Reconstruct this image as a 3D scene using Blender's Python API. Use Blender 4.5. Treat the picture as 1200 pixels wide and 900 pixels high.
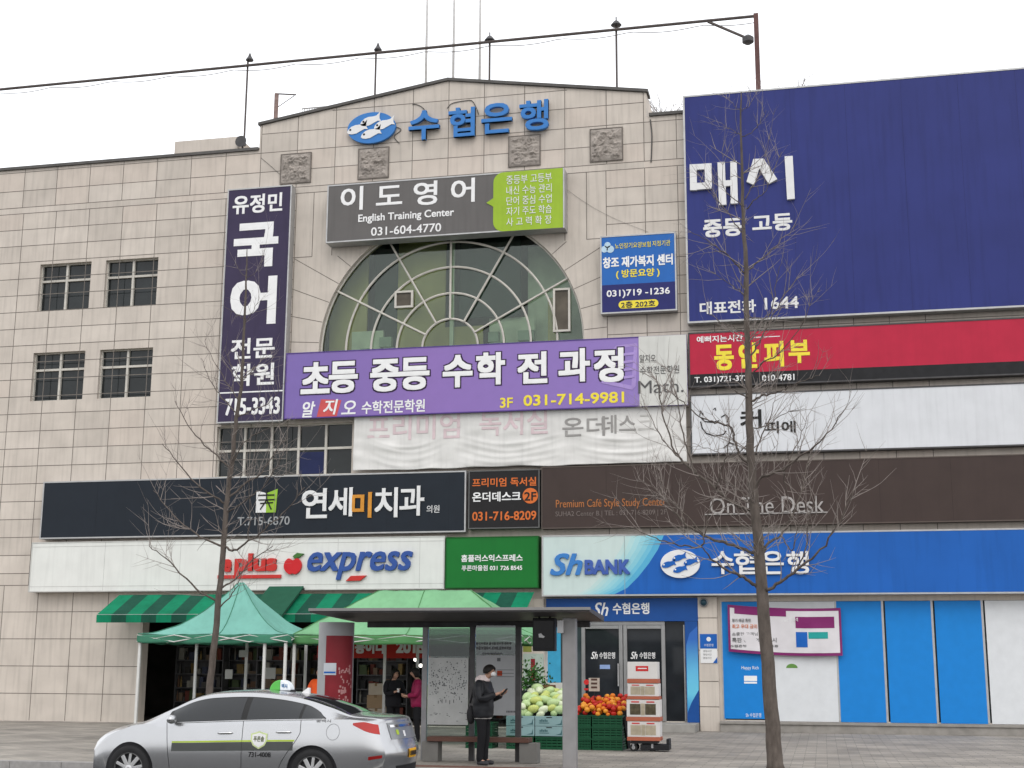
import bpy, bmesh, math, random
from mathutils import Vector, Matrix, noise
from mathutils.geometry import tessellate_polygon
R = math.radians
rnd = random.Random(7)
for _o in list(bpy.data.objects): bpy.data.objects.remove(_o)
SC = bpy.context.scene
COL = SC.collection

# ------------------------------------------------------------------ camera, sky, sun, exposure
FPX, PITCH, YAW, ROLL, HC, CD = 1600.0, math.atan(330/1600), R(12.65), R(.28), 1.68, 37.63
_f = Vector((-math.sin(YAW)*math.cos(PITCH), math.cos(YAW)*math.cos(PITCH), math.sin(PITCH)))
_r = Vector((math.cos(YAW), math.sin(YAW), 0)); _u = _r.cross(_f)
CR = _r*math.cos(ROLL)+_u*math.sin(ROLL); CU = -_r*math.sin(ROLL)+_u*math.cos(ROLL)
cd = bpy.data.cameras.new('camera'); cam = bpy.data.objects.new('camera', cd); COL.objects.link(cam)
cd.sensor_width = 36; cd.lens = 36*FPX/1200; cd.clip_start = .1; cd.clip_end = 3000
m3 = Matrix((CR, CU, -_f)).transposed(); cam.matrix_world = Matrix.Translation((0, -CD, HC)) @ m3.to_4x4()
SC.camera = cam
world = bpy.data.worlds.new('World'); SC.world = world; world.use_nodes = True
wn, wl = world.node_tree.nodes, world.node_tree.links
bg = wn['Background']
sky = wn.new('ShaderNodeTexSky'); sky.sky_type = 'NISHITA'; sky.sun_disc = False
SUN_EL, SUN_ROT = R(48), R(160)
sky.sun_elevation = SUN_EL; sky.sun_rotation = SUN_ROT; sky.dust_density = 4; sky.air_density = 1.2
ov = wn.new('ShaderNodeMix'); ov.data_type = 'RGBA'; ov.inputs[0].default_value = .86      # thick even cloud over the clear sky
wl.new(sky.outputs[0], ov.inputs[6]); ov.inputs[7].default_value = (10.4, 10.5, 10.7, 1)
wl.new(ov.outputs[2], bg.inputs[0]); bg.inputs[1].default_value = .12
sl = bpy.data.lights.new('sun', 'SUN'); sl.energy = .55; sl.angle = R(35); sl.color = (1, .97, .93)
so = bpy.data.objects.new('sun', sl); COL.objects.link(so)
so.rotation_euler = (R(90)-SUN_EL, 0, R(180)-SUN_ROT+R(0))
SC.view_settings.view_transform = 'Standard'; SC.view_settings.look = 'None'
SC.view_settings.exposure = .42; SC.view_settings.gamma = 1; SC.view_settings.use_curve_mapping = False
SC.cycles.max_bounces = 6; SC.cycles.use_denoising = True

def ray(px, py): return _f + CR*((px-600)/FPX) - CU*((py-450)/FPX)
def P(px, py, y=0.0):
    d = ray(px, py); t = (y+CD)/d.y
    return Vector((0, -CD, HC)) + d*t
def G(px, py, z=0.0):
    d = ray(px, py); t = (z-HC)/d.z
    return Vector((0, -CD, HC)) + d*t

# ------------------------------------------------------------------ materials
def lin(c):
    c /= 255.0
    return c/12.92 if c <= .04045 else ((c+.055)/1.055)**2.4
def rgb(r, g, b): return (lin(r), lin(g), lin(b))
MATS = {}
def mat(name, col, rough=.6, var=.12, scale=4.0, metal=0.0, streak=0.0, bump=0.0, coat=0.0, emit=0.0, transl=0.0, stretch=(1, 1, 1), spec=.18):
    if name in MATS: return MATS[name]
    m = bpy.data.materials.new(name); m.use_nodes = True
    n, l = m.node_tree.nodes, m.node_tree.links
    b = n['Principled BSDF']; b.inputs['Roughness'].default_value = rough; b.inputs['Metallic'].default_value = metal
    b.inputs['Specular IOR Level'].default_value = spec
    if coat: b.inputs['Coat Weight'].default_value = coat; b.inputs['Coat Roughness'].default_value = .06
    tc = n.new('ShaderNodeTexCoord'); mp = n.new('ShaderNodeMapping'); mp.inputs['Scale'].default_value = stretch
    l.new(tc.outputs['Object'], mp.inputs[0])
    nz = n.new('ShaderNodeTexNoise'); nz.inputs['Scale'].default_value = scale; nz.inputs['Detail'].default_value = 5
    l.new(mp.outputs[0], nz.inputs['Vector'])
    mr = n.new('ShaderNodeMapRange'); mr.inputs[1].default_value = .3; mr.inputs[2].default_value = .7
    mr.inputs[3].default_value = 1-var; mr.inputs[4].default_value = 1+var*.6
    l.new(nz.outputs[0], mr.inputs[0])
    vm = n.new('ShaderNodeVectorMath'); vm.operation = 'SCALE'; vm.inputs[0].default_value = col
    l.new(mr.outputs[0], vm.inputs['Scale']); out = vm.outputs[0]
    if streak:
        mp2 = n.new('ShaderNodeMapping'); mp2.inputs['Scale'].default_value = (5, 5, .35); l.new(tc.outputs['Object'], mp2.inputs[0])
        n2 = n.new('ShaderNodeTexNoise'); n2.inputs['Scale'].default_value = 1.6; n2.inputs['Detail'].default_value = 4; l.new(mp2.outputs[0], n2.inputs['Vector'])
        m2 = n.new('ShaderNodeMapRange'); m2.inputs[1].default_value = .48; m2.inputs[2].default_value = .75
        m2.inputs[3].default_value = 1; m2.inputs[4].default_value = 1-streak; l.new(n2.outputs[0], m2.inputs[0])
        v2 = n.new('ShaderNodeVectorMath'); v2.operation = 'SCALE'; l.new(out, v2.inputs[0]); l.new(m2.outputs[0], v2.inputs['Scale']); out = v2.outputs[0]
    l.new(out, b.inputs['Base Color'])
    if bump:
        bp = n.new('ShaderNodeBump'); bp.inputs['Strength'].default_value = bump; bp.inputs['Distance'].default_value = .02
        n3 = n.new('ShaderNodeTexNoise'); n3.inputs['Scale'].default_value = scale*6; n3.inputs['Detail'].default_value = 6
        l.new(mp.outputs[0], n3.inputs['Vector']); l.new(n3.outputs[0], bp.inputs['Height']); l.new(bp.outputs[0], b.inputs['Normal'])
    if emit:
        b.inputs['Emission Color'].default_value = (*col, 1); b.inputs['Emission Strength'].default_value = emit
    if transl:
        tr = n.new('ShaderNodeBsdfTranslucent'); l.new(out, tr.inputs[0]); mx = n.new('ShaderNodeMixShader'); mx.inputs[0].default_value = transl
        l.new(b.outputs[0], mx.inputs[1]); l.new(tr.outputs[0], mx.inputs[2]); l.new(mx.outputs[0], n['Material Output'].inputs[0])
    MATS[name] = m
    return m
def glass(name, tint, fac=.55, rough=.02):
    if name in MATS: return MATS[name]
    m = bpy.data.materials.new(name); m.use_nodes = True
    n, l = m.node_tree.nodes, m.node_tree.links; n.remove(n['Principled BSDF'])
    t = n.new('ShaderNodeBsdfTransparent'); t.inputs[0].default_value = (*tint, 1)
    g = n.new('ShaderNodeBsdfGlossy'); g.inputs['Roughness'].default_value = rough; g.inputs[0].default_value = (.9, .95, .95, 1)
    fr = n.new('ShaderNodeFresnel'); fr.inputs[0].default_value = 1.5
    ml = n.new('ShaderNodeMath'); ml.operation = 'MULTIPLY_ADD'; ml.inputs[1].default_value = 1; ml.inputs[2].default_value = fac
    l.new(fr.outputs[0], ml.inputs[0])
    mx = n.new('ShaderNodeMixShader'); l.new(ml.outputs[0], mx.inputs[0]); l.new(t.outputs[0], mx.inputs[1]); l.new(g.outputs[0], mx.inputs[2])
    l.new(mx.outputs[0], n['Material Output'].inputs[0]); MATS[name] = m
    return m

# ------------------------------------------------------------------ things, parts, mesh builder
ORG = {}
def tag(o, label=None, cat=None, group=None, kind=None):
    if label: o['label'] = label
    if cat: o['category'] = cat
    if group: o['group'] = group
    if kind: o['kind'] = kind
    return o
def thing(name, loc, label, cat, group=None, rz=0):
    o = bpy.data.objects.new(name, None); COL.objects.link(o); o.location = loc; o.rotation_euler.z = rz
    o.empty_display_size = .2
    ORG[o.name] = Vector(loc)
    return tag(o, label, cat, group)
def link(name, me, m, parent=None, org=None, smooth=False):
    o = bpy.data.objects.new(name, me); COL.objects.link(o)
    for mm in (m if isinstance(m, (list, tuple)) else [m]): me.materials.append(mm)
    if parent is not None:
        g = ORG[parent.name]; o.parent = parent
    else:
        g = Vector(org) if org is not None else Vector((0, 0, 0)); o.location = g
    me.transform(Matrix.Translation(-g)); ORG[o.name] = g
    if smooth: me.polygons.foreach_set('use_smooth', [True]*len(me.polygons))
    return o
class MB:
    def __init__(s): s.v = []; s.f = []; s.mi = []; s.cur = 0
    def add(s, vs, fs):
        k = len(s.v); s.v += [tuple(v) for v in vs]
        for f in fs: s.f.append([k+i for i in f]); s.mi.append(s.cur)
        return s
    def box(s, x0, x1, y0, y1, z0, z1):
        return s.add([(x0, y0, z0), (x1, y0, z0), (x1, y1, z0), (x0, y1, z0), (x0, y0, z1), (x1, y0, z1), (x1, y1, z1), (x0, y1, z1)],
              [(0, 3, 2, 1), (4, 5, 6, 7), (0, 1, 5, 4), (1, 2, 6, 5), (2, 3, 7, 6), (3, 0, 4, 7)])
    def obox(s, c, ax, ay, az):       # oriented box: centre and half-axis vectors
        c, ax, ay, az = map(Vector, (c, ax, ay, az)); vs = []
        for k in (-1, 1):
            for i, j in ((-1, -1), (1, -1), (1, 1), (-1, 1)): vs.append(c+ax*i+ay*j+az*k)
        return s.add(vs, [(0, 3, 2, 1), (4, 5, 6, 7), (0, 1, 5, 4), (1, 2, 6, 5), (2, 3, 7, 6), (3, 0, 4, 7)])
    def prism(s, pts, y0, y1):         # polygon in (x,z), thick from y0 (front) to y1
        n = len(pts); a = sum(pts[i][0]*pts[(i+1) % n][1]-pts[(i+1) % n][0]*pts[i][1] for i in range(n))
        if a < 0: pts = pts[::-1]
        vs = [(x, y0, z) for x, z in pts]+[(x, y1, z) for x, z in pts]
        tr = tessellate_polygon([[Vector((x, z, 0)) for x, z in pts]])
        fs = []
        for t in tr:
            ar = sum(pts[t[i]][0]*pts[t[(i+1) % 3]][1]-pts[t[(i+1) % 3]][0]*pts[t[i]][1] for i in range(3))
            t = t if ar > 0 else t[::-1]
            fs.append(tuple(t)); fs.append(tuple(n+i for i in t[::-1]))
        fs += [(i, n+i, n+(i+1) % n, (i+1) % n) for i in range(n)]
        return s.add(vs, fs)
    def tube(s, pts, rad, n=8, cap=True):
        pts = [Vector(p) for p in pts]
        if not isinstance(rad, (list, tuple)): rad = [rad]*len(pts)
        k = len(s.v); up = None
        for i, p in enumerate(pts):
            d = (pts[min(i+1, len(pts)-1)]-pts[max(i-1, 0)])
            d = d.normalized() if d.length > 1e-9 else Vector((0, 0, 1))
            if up is None: up = Vector((1, 0, 0)) if abs(d.x) < .8 else Vector((0, 1, 0))
            a = d.cross(up).normalized(); b = a.cross(d); up = b
            for j in range(n):
                t = 2*math.pi*j/n; s.v.append(tuple(p+(a*math.cos(t)+b*math.sin(t))*rad[i]))
        for i in range(len(pts)-1):
            for j in range(n):
                s.f.append([k+i*n+j, k+i*n+(j+1) % n, k+(i+1)*n+(j+1) % n, k+(i+1)*n+j]); s.mi.append(s.cur)
        if cap:
            s.f.append([k+j for j in range(n)][::-1]); s.mi.append(s.cur)
            s.f.append([k+(len(pts)-1)*n+j for j in range(n)]); s.mi.append(s.cur)
        return s
    def ell(s, c, rx, ry, rz, nu=12, nv=8, rot=None):
        c = Vector(c); vs = []
        for i in range(1, nv):
            a = math.pi*i/nv
            for j in range(nu):
                b = 2*math.pi*j/nu; vs.append(Vector((rx*math.sin(a)*math.cos(b), ry*math.sin(a)*math.sin(b), rz*math.cos(a))))
        vs += [Vector((0, 0, rz)), Vector((0, 0, -rz))]
        if rot: vs = [rot @ v for v in vs]
        vs = [c+v for v in vs]; t, bt = len(vs)-2, len(vs)-1; fs = []
        for i in range(nv-2):
            for j in range(nu): fs.append((i*nu+j, (i+1)*nu+j, (i+1)*nu+(j+1) % nu, i*nu+(j+1) % nu))
        for j in range(nu): fs.append((t, j, (j+1) % nu)); fs.append((bt, (nv-2)*nu+(j+1) % nu, (nv-2)*nu+j))
        return s.add(vs, fs)
    def lathe(s, c, prof, axis='z', n=20, cap=True):   # prof: (radius, height) list
        c = Vector(c); k = len(s.v); m = len(prof)
        for r_, h in prof:
            for j in range(n):
                t = 2*math.pi*j/n; a, b = r_*math.cos(t), r_*math.sin(t)
                s.v.append(tuple(c+Vector({'z': (a, b, h), 'y': (a, h, -b), 'x': (h, a, b)}[axis])))
        for i in range(m-1):
            for j in range(n): s.f.append([k+i*n+j, k+i*n+(j+1) % n, k+(i+1)*n+(j+1) % n, k+(i+1)*n+j]); s.mi.append(s.cur)
        if cap:
            s.f.append([k+j for j in range(n)][::-1]); s.mi.append(s.cur)
            s.f.append([k+(m-1)*n+j for j in range(n)]); s.mi.append(s.cur)
        return s
    def grid(s, fn, nu, nv):
        k = len(s.v)
        for i in range(nu+1):
            for j in range(nv+1): s.v.append(tuple(fn(i/nu, j/nv)))
        w = nv+1
        for i in range(nu):
            for j in range(nv): s.f.append([k+i*w+j, k+(i+1)*w+j, k+(i+1)*w+j+1, k+i*w+j+1]); s.mi.append(s.cur)
        return s
    def build(s, name, m, parent=None, org=None, smooth=False, bev=0.0, seg=2):
        me = bpy.data.meshes.new(name); me.from_pydata(s.v, [], s.f); me.update()
        o = link(name, me, m, parent, org, smooth)
        if isinstance(m, (list, tuple)): me.polygons.foreach_set('material_index', s.mi)
        if bev:
            md = o.modifiers.new('bevel', 'BEVEL'); md.width = bev; md.segments = seg; md.limit_method = 'ANGLE'
        return o
def copy_tree(o, parent=None):
    c = o.copy(); COL.objects.link(c)
    if parent is not None: c.parent = parent
    for ch in list(o.children): copy_tree(ch, c)
    ORG[c.name] = ORG.get(o.name, Vector())
    return c

# lettering: a real extruded mesh on a plane facing the street; bold by overlapping stroke copies, each a hair deeper
def glyphs(s, shear=0.0):
    cu = bpy.data.curves.new('glyphs', 'FONT'); cu.body = s; cu.resolution_u = 3; cu.shear = shear
    o = bpy.data.objects.new('glyphs', cu); COL.objects.link(o)
    me = bpy.data.meshes.new_from_object(o.evaluated_get(bpy.context.evaluated_depsgraph_get()))
    bpy.data.objects.remove(o); bpy.data.curves.remove(cu)
    vs = [(v.co.x, v.co.y) for v in me.vertices]; fs = [tuple(p.vertices) for p in me.polygons]; bpy.data.meshes.remove(me)
    return vs, fs
def text_rect(s, x0, x1, z0, z1, y, m, parent, bold=0.0, depth=.012, shear=0.0, name='lettering', fn=None, outline=None):
    vs, fs = glyphs(s, shear)
    ax, bx = min(v[0] for v in vs), max(v[0] for v in vs); az, bz = min(v[1] for v in vs), max(v[1] for v in vs)
    sx, sz = (x1-x0)/(bx-ax), (z1-z0)/(bz-az)
    def make(b, dd, mm, nm):
        mb = MB(); e = b*(z1-z0)
        offs = [(0, 0)] if b == 0 else [(0, 0), (e, 0), (-e, 0), (0, e), (0, -e), (e, e), (-e, e), (e, -e), (-e, -e)]
        edges = {}
        for f in fs:
            for i in range(len(f)):
                k = (f[i], f[(i+1) % len(f)])
                if (k[1], k[0]) in edges: del edges[(k[1], k[0])]
                else: edges[k] = 1
        n = len(vs)
        for q, (ox, oz) in enumerate(offs):
            dq = dd-q*.0004
            pts = [(x0+(v[0]-ax)*sx*(1-2*e/max(x1-x0, 1e-6))+e+ox, z0+(v[1]-az)*sz*(1-2*e/max(z1-z0, 1e-6))+e+oz) for v in vs]
            fr = [(x, y-dq, z) for x, z in pts]; bk = [(x, y+.001, z) for x, z in pts]
            mb.add(fr+bk, list(fs)+[(b_, a_, n+a_, n+b_) for a_, b_ in edges])
        if fn: mb.v = [fn(*v) for v in mb.v]
        return mb.build(nm, mm, parent)
    o = make(bold, depth, m, name)
    if outline:
        w, om = outline; e = w*(z1-z0); X0, X1, Z0, Z1 = x0, x1, z0, z1
        x0, x1, z0, z1 = X0-e, X1+e, Z0-e, Z1+e; sx, sz = (x1-x0)/(bx-ax), (z1-z0)/(bz-az)
        make((bold*(Z1-Z0)+e)/(z1-z0), depth*.55, om, name+'_outline')
    return o
def text(s, cx, cy, w, h, y, m, parent, **k):
    a, b = P(cx-w/2, cy, y), P(cx+w/2, cy, y); t, q = P(cx, cy-h/2, y), P(cx, cy+h/2, y)
    return text_rect(s, a.x, b.x, q.z, t.z, y, m, parent, **k)

def smooth_line(pts, n=4):
    out = []
    for i in range(len(pts)-1):
        p0, p1, p2, p3 = pts[max(i-1, 0)], pts[i], pts[i+1], pts[min(i+2, len(pts)-1)]
        for k in range(n):
            t = k/n; out.append(.5*((2*p1)+(p2-p0)*t+(2*p0-5*p1+4*p2-p3)*t*t+(3*p1-p0-3*p2+p3)*t**3))
    return out+[pts[-1]]
# ------------------------------------------------------------------ palette
M_stone = mat('pink_beige_granite', (.55, .496, .440), .8, .10, 1.3, streak=.16, bump=.08)
M_joint = mat('dark_grout', (.175, .155, .138), .9, .2, 6)
M_coping = mat('dark_coping_metal', (.10, .095, .09), .5, .2, 3)
M_alu = mat('weathered_aluminium', (.42, .42, .42), .45, .12, 5, metal=.5)
M_white = mat('white_acrylic', (.80, .80, .79), .4, .05, 3, streak=.06)
M_wtext = mat('white_letter_plastic', (.78, .78, .78), .45, .05, 5)
M_black = mat('black_plastic', (.018, .018, .02), .5, .2, 6)
M_steel = mat('grey_painted_steel', (.28, .28, .29), .45, .12, 6)
M_dsteel = mat('dark_grey_steel', (.075, .073, .075), .5, .2, 6)
M_dark = mat('dark_interior', (.02, .019, .018), .9, .3, 2)
M_yellow = mat('yellow_lettering', (.80, .66, .06), .5, .06)
M_orange = mat('orange_lettering', (.62, .15, .035), .5, .06)
M_red = mat('red_acrylic', (.55, .03, .03), .45, .08)
M_glassd = mat('dark_window_glass', (.018, .022, .023), .06, .4, 1.2, spec=.32)
M_blue = mat('bank_blue', (.012, .105, .41), .4, .10, .8, streak=.12)
M_bluetx = mat('blue_letter_enamel', (.045, .19, .50), .35, .06)
# ------------------------------------------------------------------ the ground
def paver_mat():
    m = bpy.data.materials.new('concrete_pavers'); m.use_nodes = True; n, l = m.node_tree.nodes, m.node_tree.links; b = n['Principled BSDF']
    tc = n.new('ShaderNodeTexCoord'); br = n.new('ShaderNodeTexBrick'); br.inputs['Scale'].default_value = 1
    br.inputs['Brick Width'].default_value = .42; br.inputs['Row Height'].default_value = .21; br.inputs['Mortar Size'].default_value = .006
    br.inputs['Color1'].default_value = (.33, .30, .26, 1); br.inputs['Color2'].default_value = (.235, .215, .19, 1); br.inputs['Mortar'].default_value = (.10, .092, .085, 1)
    l.new(tc.outputs['Object'], br.inputs[0])
    nz = n.new('ShaderNodeTexNoise'); nz.inputs['Scale'].default_value = .7; nz.inputs['Detail'].default_value = 7; l.new(tc.outputs['Object'], nz.inputs[0])
    mr = n.new('ShaderNodeMapRange'); mr.inputs[1].default_value = .3; mr.inputs[2].default_value = .7; mr.inputs[3].default_value = .62; mr.inputs[4].default_value = 1.15; l.new(nz.outputs[0], mr.inputs[0])
    v = n.new('ShaderNodeVectorMath'); v.operation = 'SCALE'; l.new(br.outputs[0], v.inputs[0]); l.new(mr.outputs[0], v.inputs['Scale'])
    l.new(v.outputs[0], b.inputs['Base Color']); b.inputs['Roughness'].default_value = .8
    bp = n.new('ShaderNodeBump'); bp.inputs['Strength'].default_value = .4; bp.inputs['Distance'].default_value = .01; bp.invert = True
    l.new(br.outputs[1], bp.inputs['Height']); l.new(bp.outputs[0], b.inputs['Normal'])
    return m
M_paver = paver_mat()
M_asph = mat('asphalt', (.05, .05, .052), .85, .25, 8, bump=.4)
KY = -15.35
MB().add([(-400, -400, -.165), (400, -400, -.165), (400, 600, -.165), (-400, 600, -.165)], [(0, 1, 2, 3)]).build('ground', M_asph)['kind'] = 'structure'
MB().box(-60, 60, KY+.18, .3, -.16, 0).build('pavement', M_paver)['kind'] = 'structure'
mb = MB()
for i in range(-60, 60): mb.box(i+.004, i+.996, KY, KY+.176, -.16, .004)
mb.build('kerb', mat('granite_kerb', (.30, .29, .28), .8, .15, 9, bump=.2), bev=.008)['kind'] = 'structure'
mb = MB()
for i in range(-40, 40):
    mb.box(i*.3+.003, i*.3+.297, -14.65, -14.36, .0, .006)
mb.build('brick_paving_strip', mat('red_brown_pavers', (.17, .085, .065), .8, .2, 5, bump=.2))['kind'] = 'structure'
MB().box(-60, 60, -19.05, -18.93, -.164, -.160).build('road_line', mat('worn_road_paint', (.55, .54, .5), .8, .3, 12))['kind'] = 'structure'

# ------------------------------------------------------------------ the building
XL, XR = -30.0, 7.5
zsh = 17.42; xa, xb, xm = P(305, 147).x, P(757.3, 109).x, P(525, 95).x
zp, zm = 18.24, 19.17; zsr = P(757.5, 137).z
outer = [(XL, 0), (XR, 0), (XR, zsr), (xb, zsr), (xb, zp), (xm, zm), (xa, zp), (xa, zsh), (XL, zsh)]
AC = Vector((-10.36, 0, 10.86)); AR = 4.03
arch = [(AC.x-AR, 9.2)]+[(AC.x-AR*math.cos(math.pi*i/48), AC.z+AR*math.sin(math.pi*i/48)) for i in range(49)]+[(AC.x+AR, 9.2)]
def rect(x0, x1, z0, z1): return [(x0, z0), (x0, z1), (x1, z1), (x1, z0)]
w2 = rect(P(262, 500).x-.2, P(413, 500).x, P(340, 557).z, P(340, 497).z)
xs0, xs1 = -19.6, P(622, 700).x
shop = rect(xs0, xs1, .02, 3.45)
xb0, xb1 = P(640, 760).x, P(803, 760).x
bank = rect(xb0, xb1, .24, 3.2)
xr0 = P(846, 780).x
rwin = rect(xr0, 6.6, .30, 3.4)
wl_ = [rect(-23.9+k*2.3, -23.9+k*2.3+1.8, z, z+1.55) for k in range(2) for z in (12.6, 9.7)]
holes = [arch, w2, shop, bank, rwin]+wl_
B = thing('commercial_building', (-8, 0, 0), 'beige stone clad commercial building with a low gable and big arched window, covered in signs', 'building')
mb = MB(); polys = [outer]+holes
flat = [p for q in polys for p in q]
TH = .4
for t in tessellate_polygon([[Vector((x, z, 0)) for x, z in q] for q in polys]):
    tri = [flat[i] for i in t]; ar = sum(tri[i][0]*tri[(i+1) % 3][1]-tri[(i+1) % 3][0]*tri[i][1] for i in range(3))
    if ar < 0: tri = tri[::-1]
    mb.add([(x, 0, z) for x, z in tri], [(0, 1, 2)])
for k, q in enumerate(polys):
    n = len(q); dep = 9 if k == 0 else TH
    for i in range(n):
        (x0, z0), (x1, z1) = q[i], q[(i+1) % n]
        mb.add([(x0, 0, z0), (x1, 0, z1), (x1, dep, z1), (x0, dep, z0)], [(0, 1, 2, 3)])
mb.add([(x, 9, z) for x, z in outer], [tuple(range(len(outer)))[::-1]])
WALL = mb
# joints between the stone slabs: flat strips of grout 3 mm proud
mb = MB(); JW = .011
def hj(xa_, xb_, z, w=JW): mb.box(min(xa_, xb_), max(xa_, xb_), -.003, .002, z-w, z+w)
def vj(x, za_, zb_, w=JW): mb.box(x-w, x+w, -.0024, .002, min(za_, zb_), max(za_, zb_))
def lj(x0, z0, x1, z1, w=JW):
    d = Vector((x1-x0, z1-z0)); n_ = Vector((-d.y, d.x)).normalized()*w
    mb.prism([(x0+n_.x, z0+n_.y), (x1+n_.x, z1+n_.y), (x1-n_.x, z1-n_.y), (x0-n_.x, z0-n_.y)], -.0018, .002)
def roof(x):
    if x < xa: return zsh
    if x > xb: return zsr
    return zp+(zm-zp)*(1-abs(x-xm)/((xm-xa) if x < xm else (xb-xm)))
vx = [P(px, 190).x for px in (305.5, 348, 392.5, 437, 483, 525, 567, 614.6, 662, 711, 755)]
zb1, zb2 = P(393, 216).z, P(393, 223.5).z
rows = [P(393, y).z for y in (129.2, 150.2, 172.6, 195.4)]
xleft = [vx[0]-1.17*k for k in range(1, 12)]; xright = [vx[-1]+.95*k for k in range(1, 9)]
for x in vx+xleft+xright: vj(x, zb1, roof(x))
for z in rows:
    for i in range(0, 400):
        x = XL+i*.1
        if x < XR-.1 and roof(x)-.05 > z and roof(x+.1)-.05 > z: hj(x, x+.1, z)
for z in (zb1, zb2): hj(XL, XR, z)
zr_, k = zb2-.55, 0
while zr_ > 4.0:       # plain courses to either side of the arch
    hj(P(711, 300).x, XR, zr_); hj(XL, P(345, 300).x, zr_); zr_ -= .55
zr_ = 4.0
while zr_ > .3:
    hj(XL, xs0-.02, zr_); zr_ -= .8
for k in range(1, 9):
    if xs0-1.17*k > XL: vj(xs0-1.17*k, .02, 4)
for x in [P(757, 300).x, P(711, 300).x]+[P(757, 300).x+.95*k for k in range(1, 9)]: vj(x, 4, zb2)
for x in [P(345, 300).x-1.17*k for k in range(0, 12)]: vj(x, 4, zb2)
zst = P(345, 302).z
xq0, xq1 = P(345, 250).x, P(711, 250).x
for x in (P(367, 260).x, P(390, 260).x, P(687.5, 260).x, P(662, 260).x): vj(x, zst, zb2)
hj(xq0, P(367, 260).x, zst); hj(P(687, 260).x, xq1, zst)
for d in (4, 13, 22, 31, 40, 49, 58, 67):
    for sgn in (-1, 1):
        c, s_ = math.cos(R(d)), math.sin(R(d))
        lim = AC.x-xq0-.02 if sgn < 0 else xq1-AC.x-.02
        r1 = min(lim/c, (zst-AC.z-.03)/max(s_, .01)) if d < 50 else (zb2-AC.z-.4)/s_
        if r1 > AR+.05: lj(AC.x+sgn*c*(AR+.01), AC.z+s_*(AR+.01), AC.x+sgn*c*r1, AC.z+s_*r1)
# ring round the arch opening
mb.build('joint', M_joint, B)
# single slabs of a lighter or darker cut of the same granite
srn = random.Random(4); slabs = None
xsl = sorted(xleft+vx+xright)
zz = sorted([zb2]+rows+[zsh+.0])
def slab(x0, x1, z0, z1):
    k = srn.randrange(5)
    if k < 3: WALL.cur = k+1; WALL.add([(x0+JW, -.0011, z0+JW), (x1-JW, -.0011, z0+JW), (x1-JW, -.0011, z1-JW), (x0+JW, -.0011, z1-JW)], [(0, 1, 2, 3)])
for i in range(len(xsl)-1):
    for a_, b_ in zip([zb2, zb1]+rows[::-1], [zb1]+rows[::-1]+[99]):
        if b_ == 99: continue
        if xsl[i] >= XL and xsl[i+1] <= XR and b_ <= min(roof(xsl[i]), roof(xsl[i+1])): slab(xsl[i], xsl[i+1], a_, b_)
cr_ = [P(711, 300).x, P(757, 300).x]+[P(757, 300).x+.95*k for k in range(1, 9)]; cl_ = [P(345, 300).x-1.17*k for k in range(0, 13)][::-1]
zr_ = zb2
while zr_-.55 > 4.0:
    for cc in (cr_, cl_):
        for i in range(len(cc)-1):
            x0, x1, z0, z1 = cc[i], cc[i+1], zr_-.55, zr_
            if x0 < XL or x1 > XR or any(q[0][0]-.02 < x1 and q[2][0]+.02 > x0 and q[0][1]-.02 < z1 and q[1][1]+.02 > z0 for q in [w2]+wl_): continue
            slab(x0, x1, z0, z1)
    zr_ -= .55
WALL.build('wall', [M_stone]+[mat(nm, c_, .8, .10, 1.3, streak=.16, bump=.08) for nm, c_ in (('granite_light_cut', (.575, .52, .463)), ('granite_dark_cut', (.512, .462, .41)), ('granite_pink_cut', (.552, .488, .43)))], B)
mb = MB()
def cop(x0, z0, x1, z1):
    mb.add([(x0, -.07, z0), (x1, -.07, z1), (x1, -.07, z1+.09), (x0, -.07, z0+.09), (x0, .5, z0), (x1, .5, z1), (x1, .5, z1+.09), (x0, .5, z0+.09)],
           [(0, 1, 2, 3), (3, 2, 6, 7), (0, 4, 5, 1), (4, 7, 6, 5), (0, 3, 7, 4), (1, 5, 6, 2)])
cop(XL, zsh+.004, xa-.01, zsh+.004); cop(xa-.05, zp+.004, xm, zm+.004); cop(xm+.001, zm+.004, xb+.06, zp+.004); cop(xb+.07, zsr+.004, XR, zsr+.004)
mb.build('coping', M_coping, B)
# little block on the left shoulder
MB().box(-19.6, P(275, 165).x, .25, 1.6, zsh+.1, P(268, 157).z).build('parapet_block', M_stone, B)
# rough hewn square relief stones
M_rel = mat('rough_hewn_stone', (.33, .295, .265), .9, .25, 5, bump=.3)
for px0, px1, py0, py1 in ((330, 364, 181, 214), (421, 455, 174.5, 208.5), (597, 632.5, 160, 194), (692.5, 729, 151.5, 188)):
    a, b = P(px0, (py0+py1)/2), P(px1, (py0+py1)/2); c = (px0+px1)/2; z1, z0 = P(c, py0).z, P(c, py1).z
    def fn(u, v, a=a, b=b, z0=z0, z1=z1):
        e = min(u, 1-u, v, 1-v)*8; e = min(1, e)
        q = Vector((a.x+u*(b.x-a.x), 0, z0+v*(z1-z0)))
        h = noise.fractal(q*4.5, 1.0, 2.0, 5)*.06+abs(noise.noise(q*9))*.07
        return (q.x, -.035-e*(.03+h), q.z)
    rp = MB().grid(fn, 36, 36).build('relief_stone', M_rel, B)
    fr = MB()
    for x0, x1, y0, y1 in ((a.x-.03, b.x+.03, z1, z1+.03), (a.x-.03, b.x+.03, z0-.03, z0), (a.x-.03, a.x, z0, z1), (b.x, b.x+.03, z0, z1)): fr.box(x0, x1, -.045, .003, y0, y1)
    fr.build('border', M_joint, rp)

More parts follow.
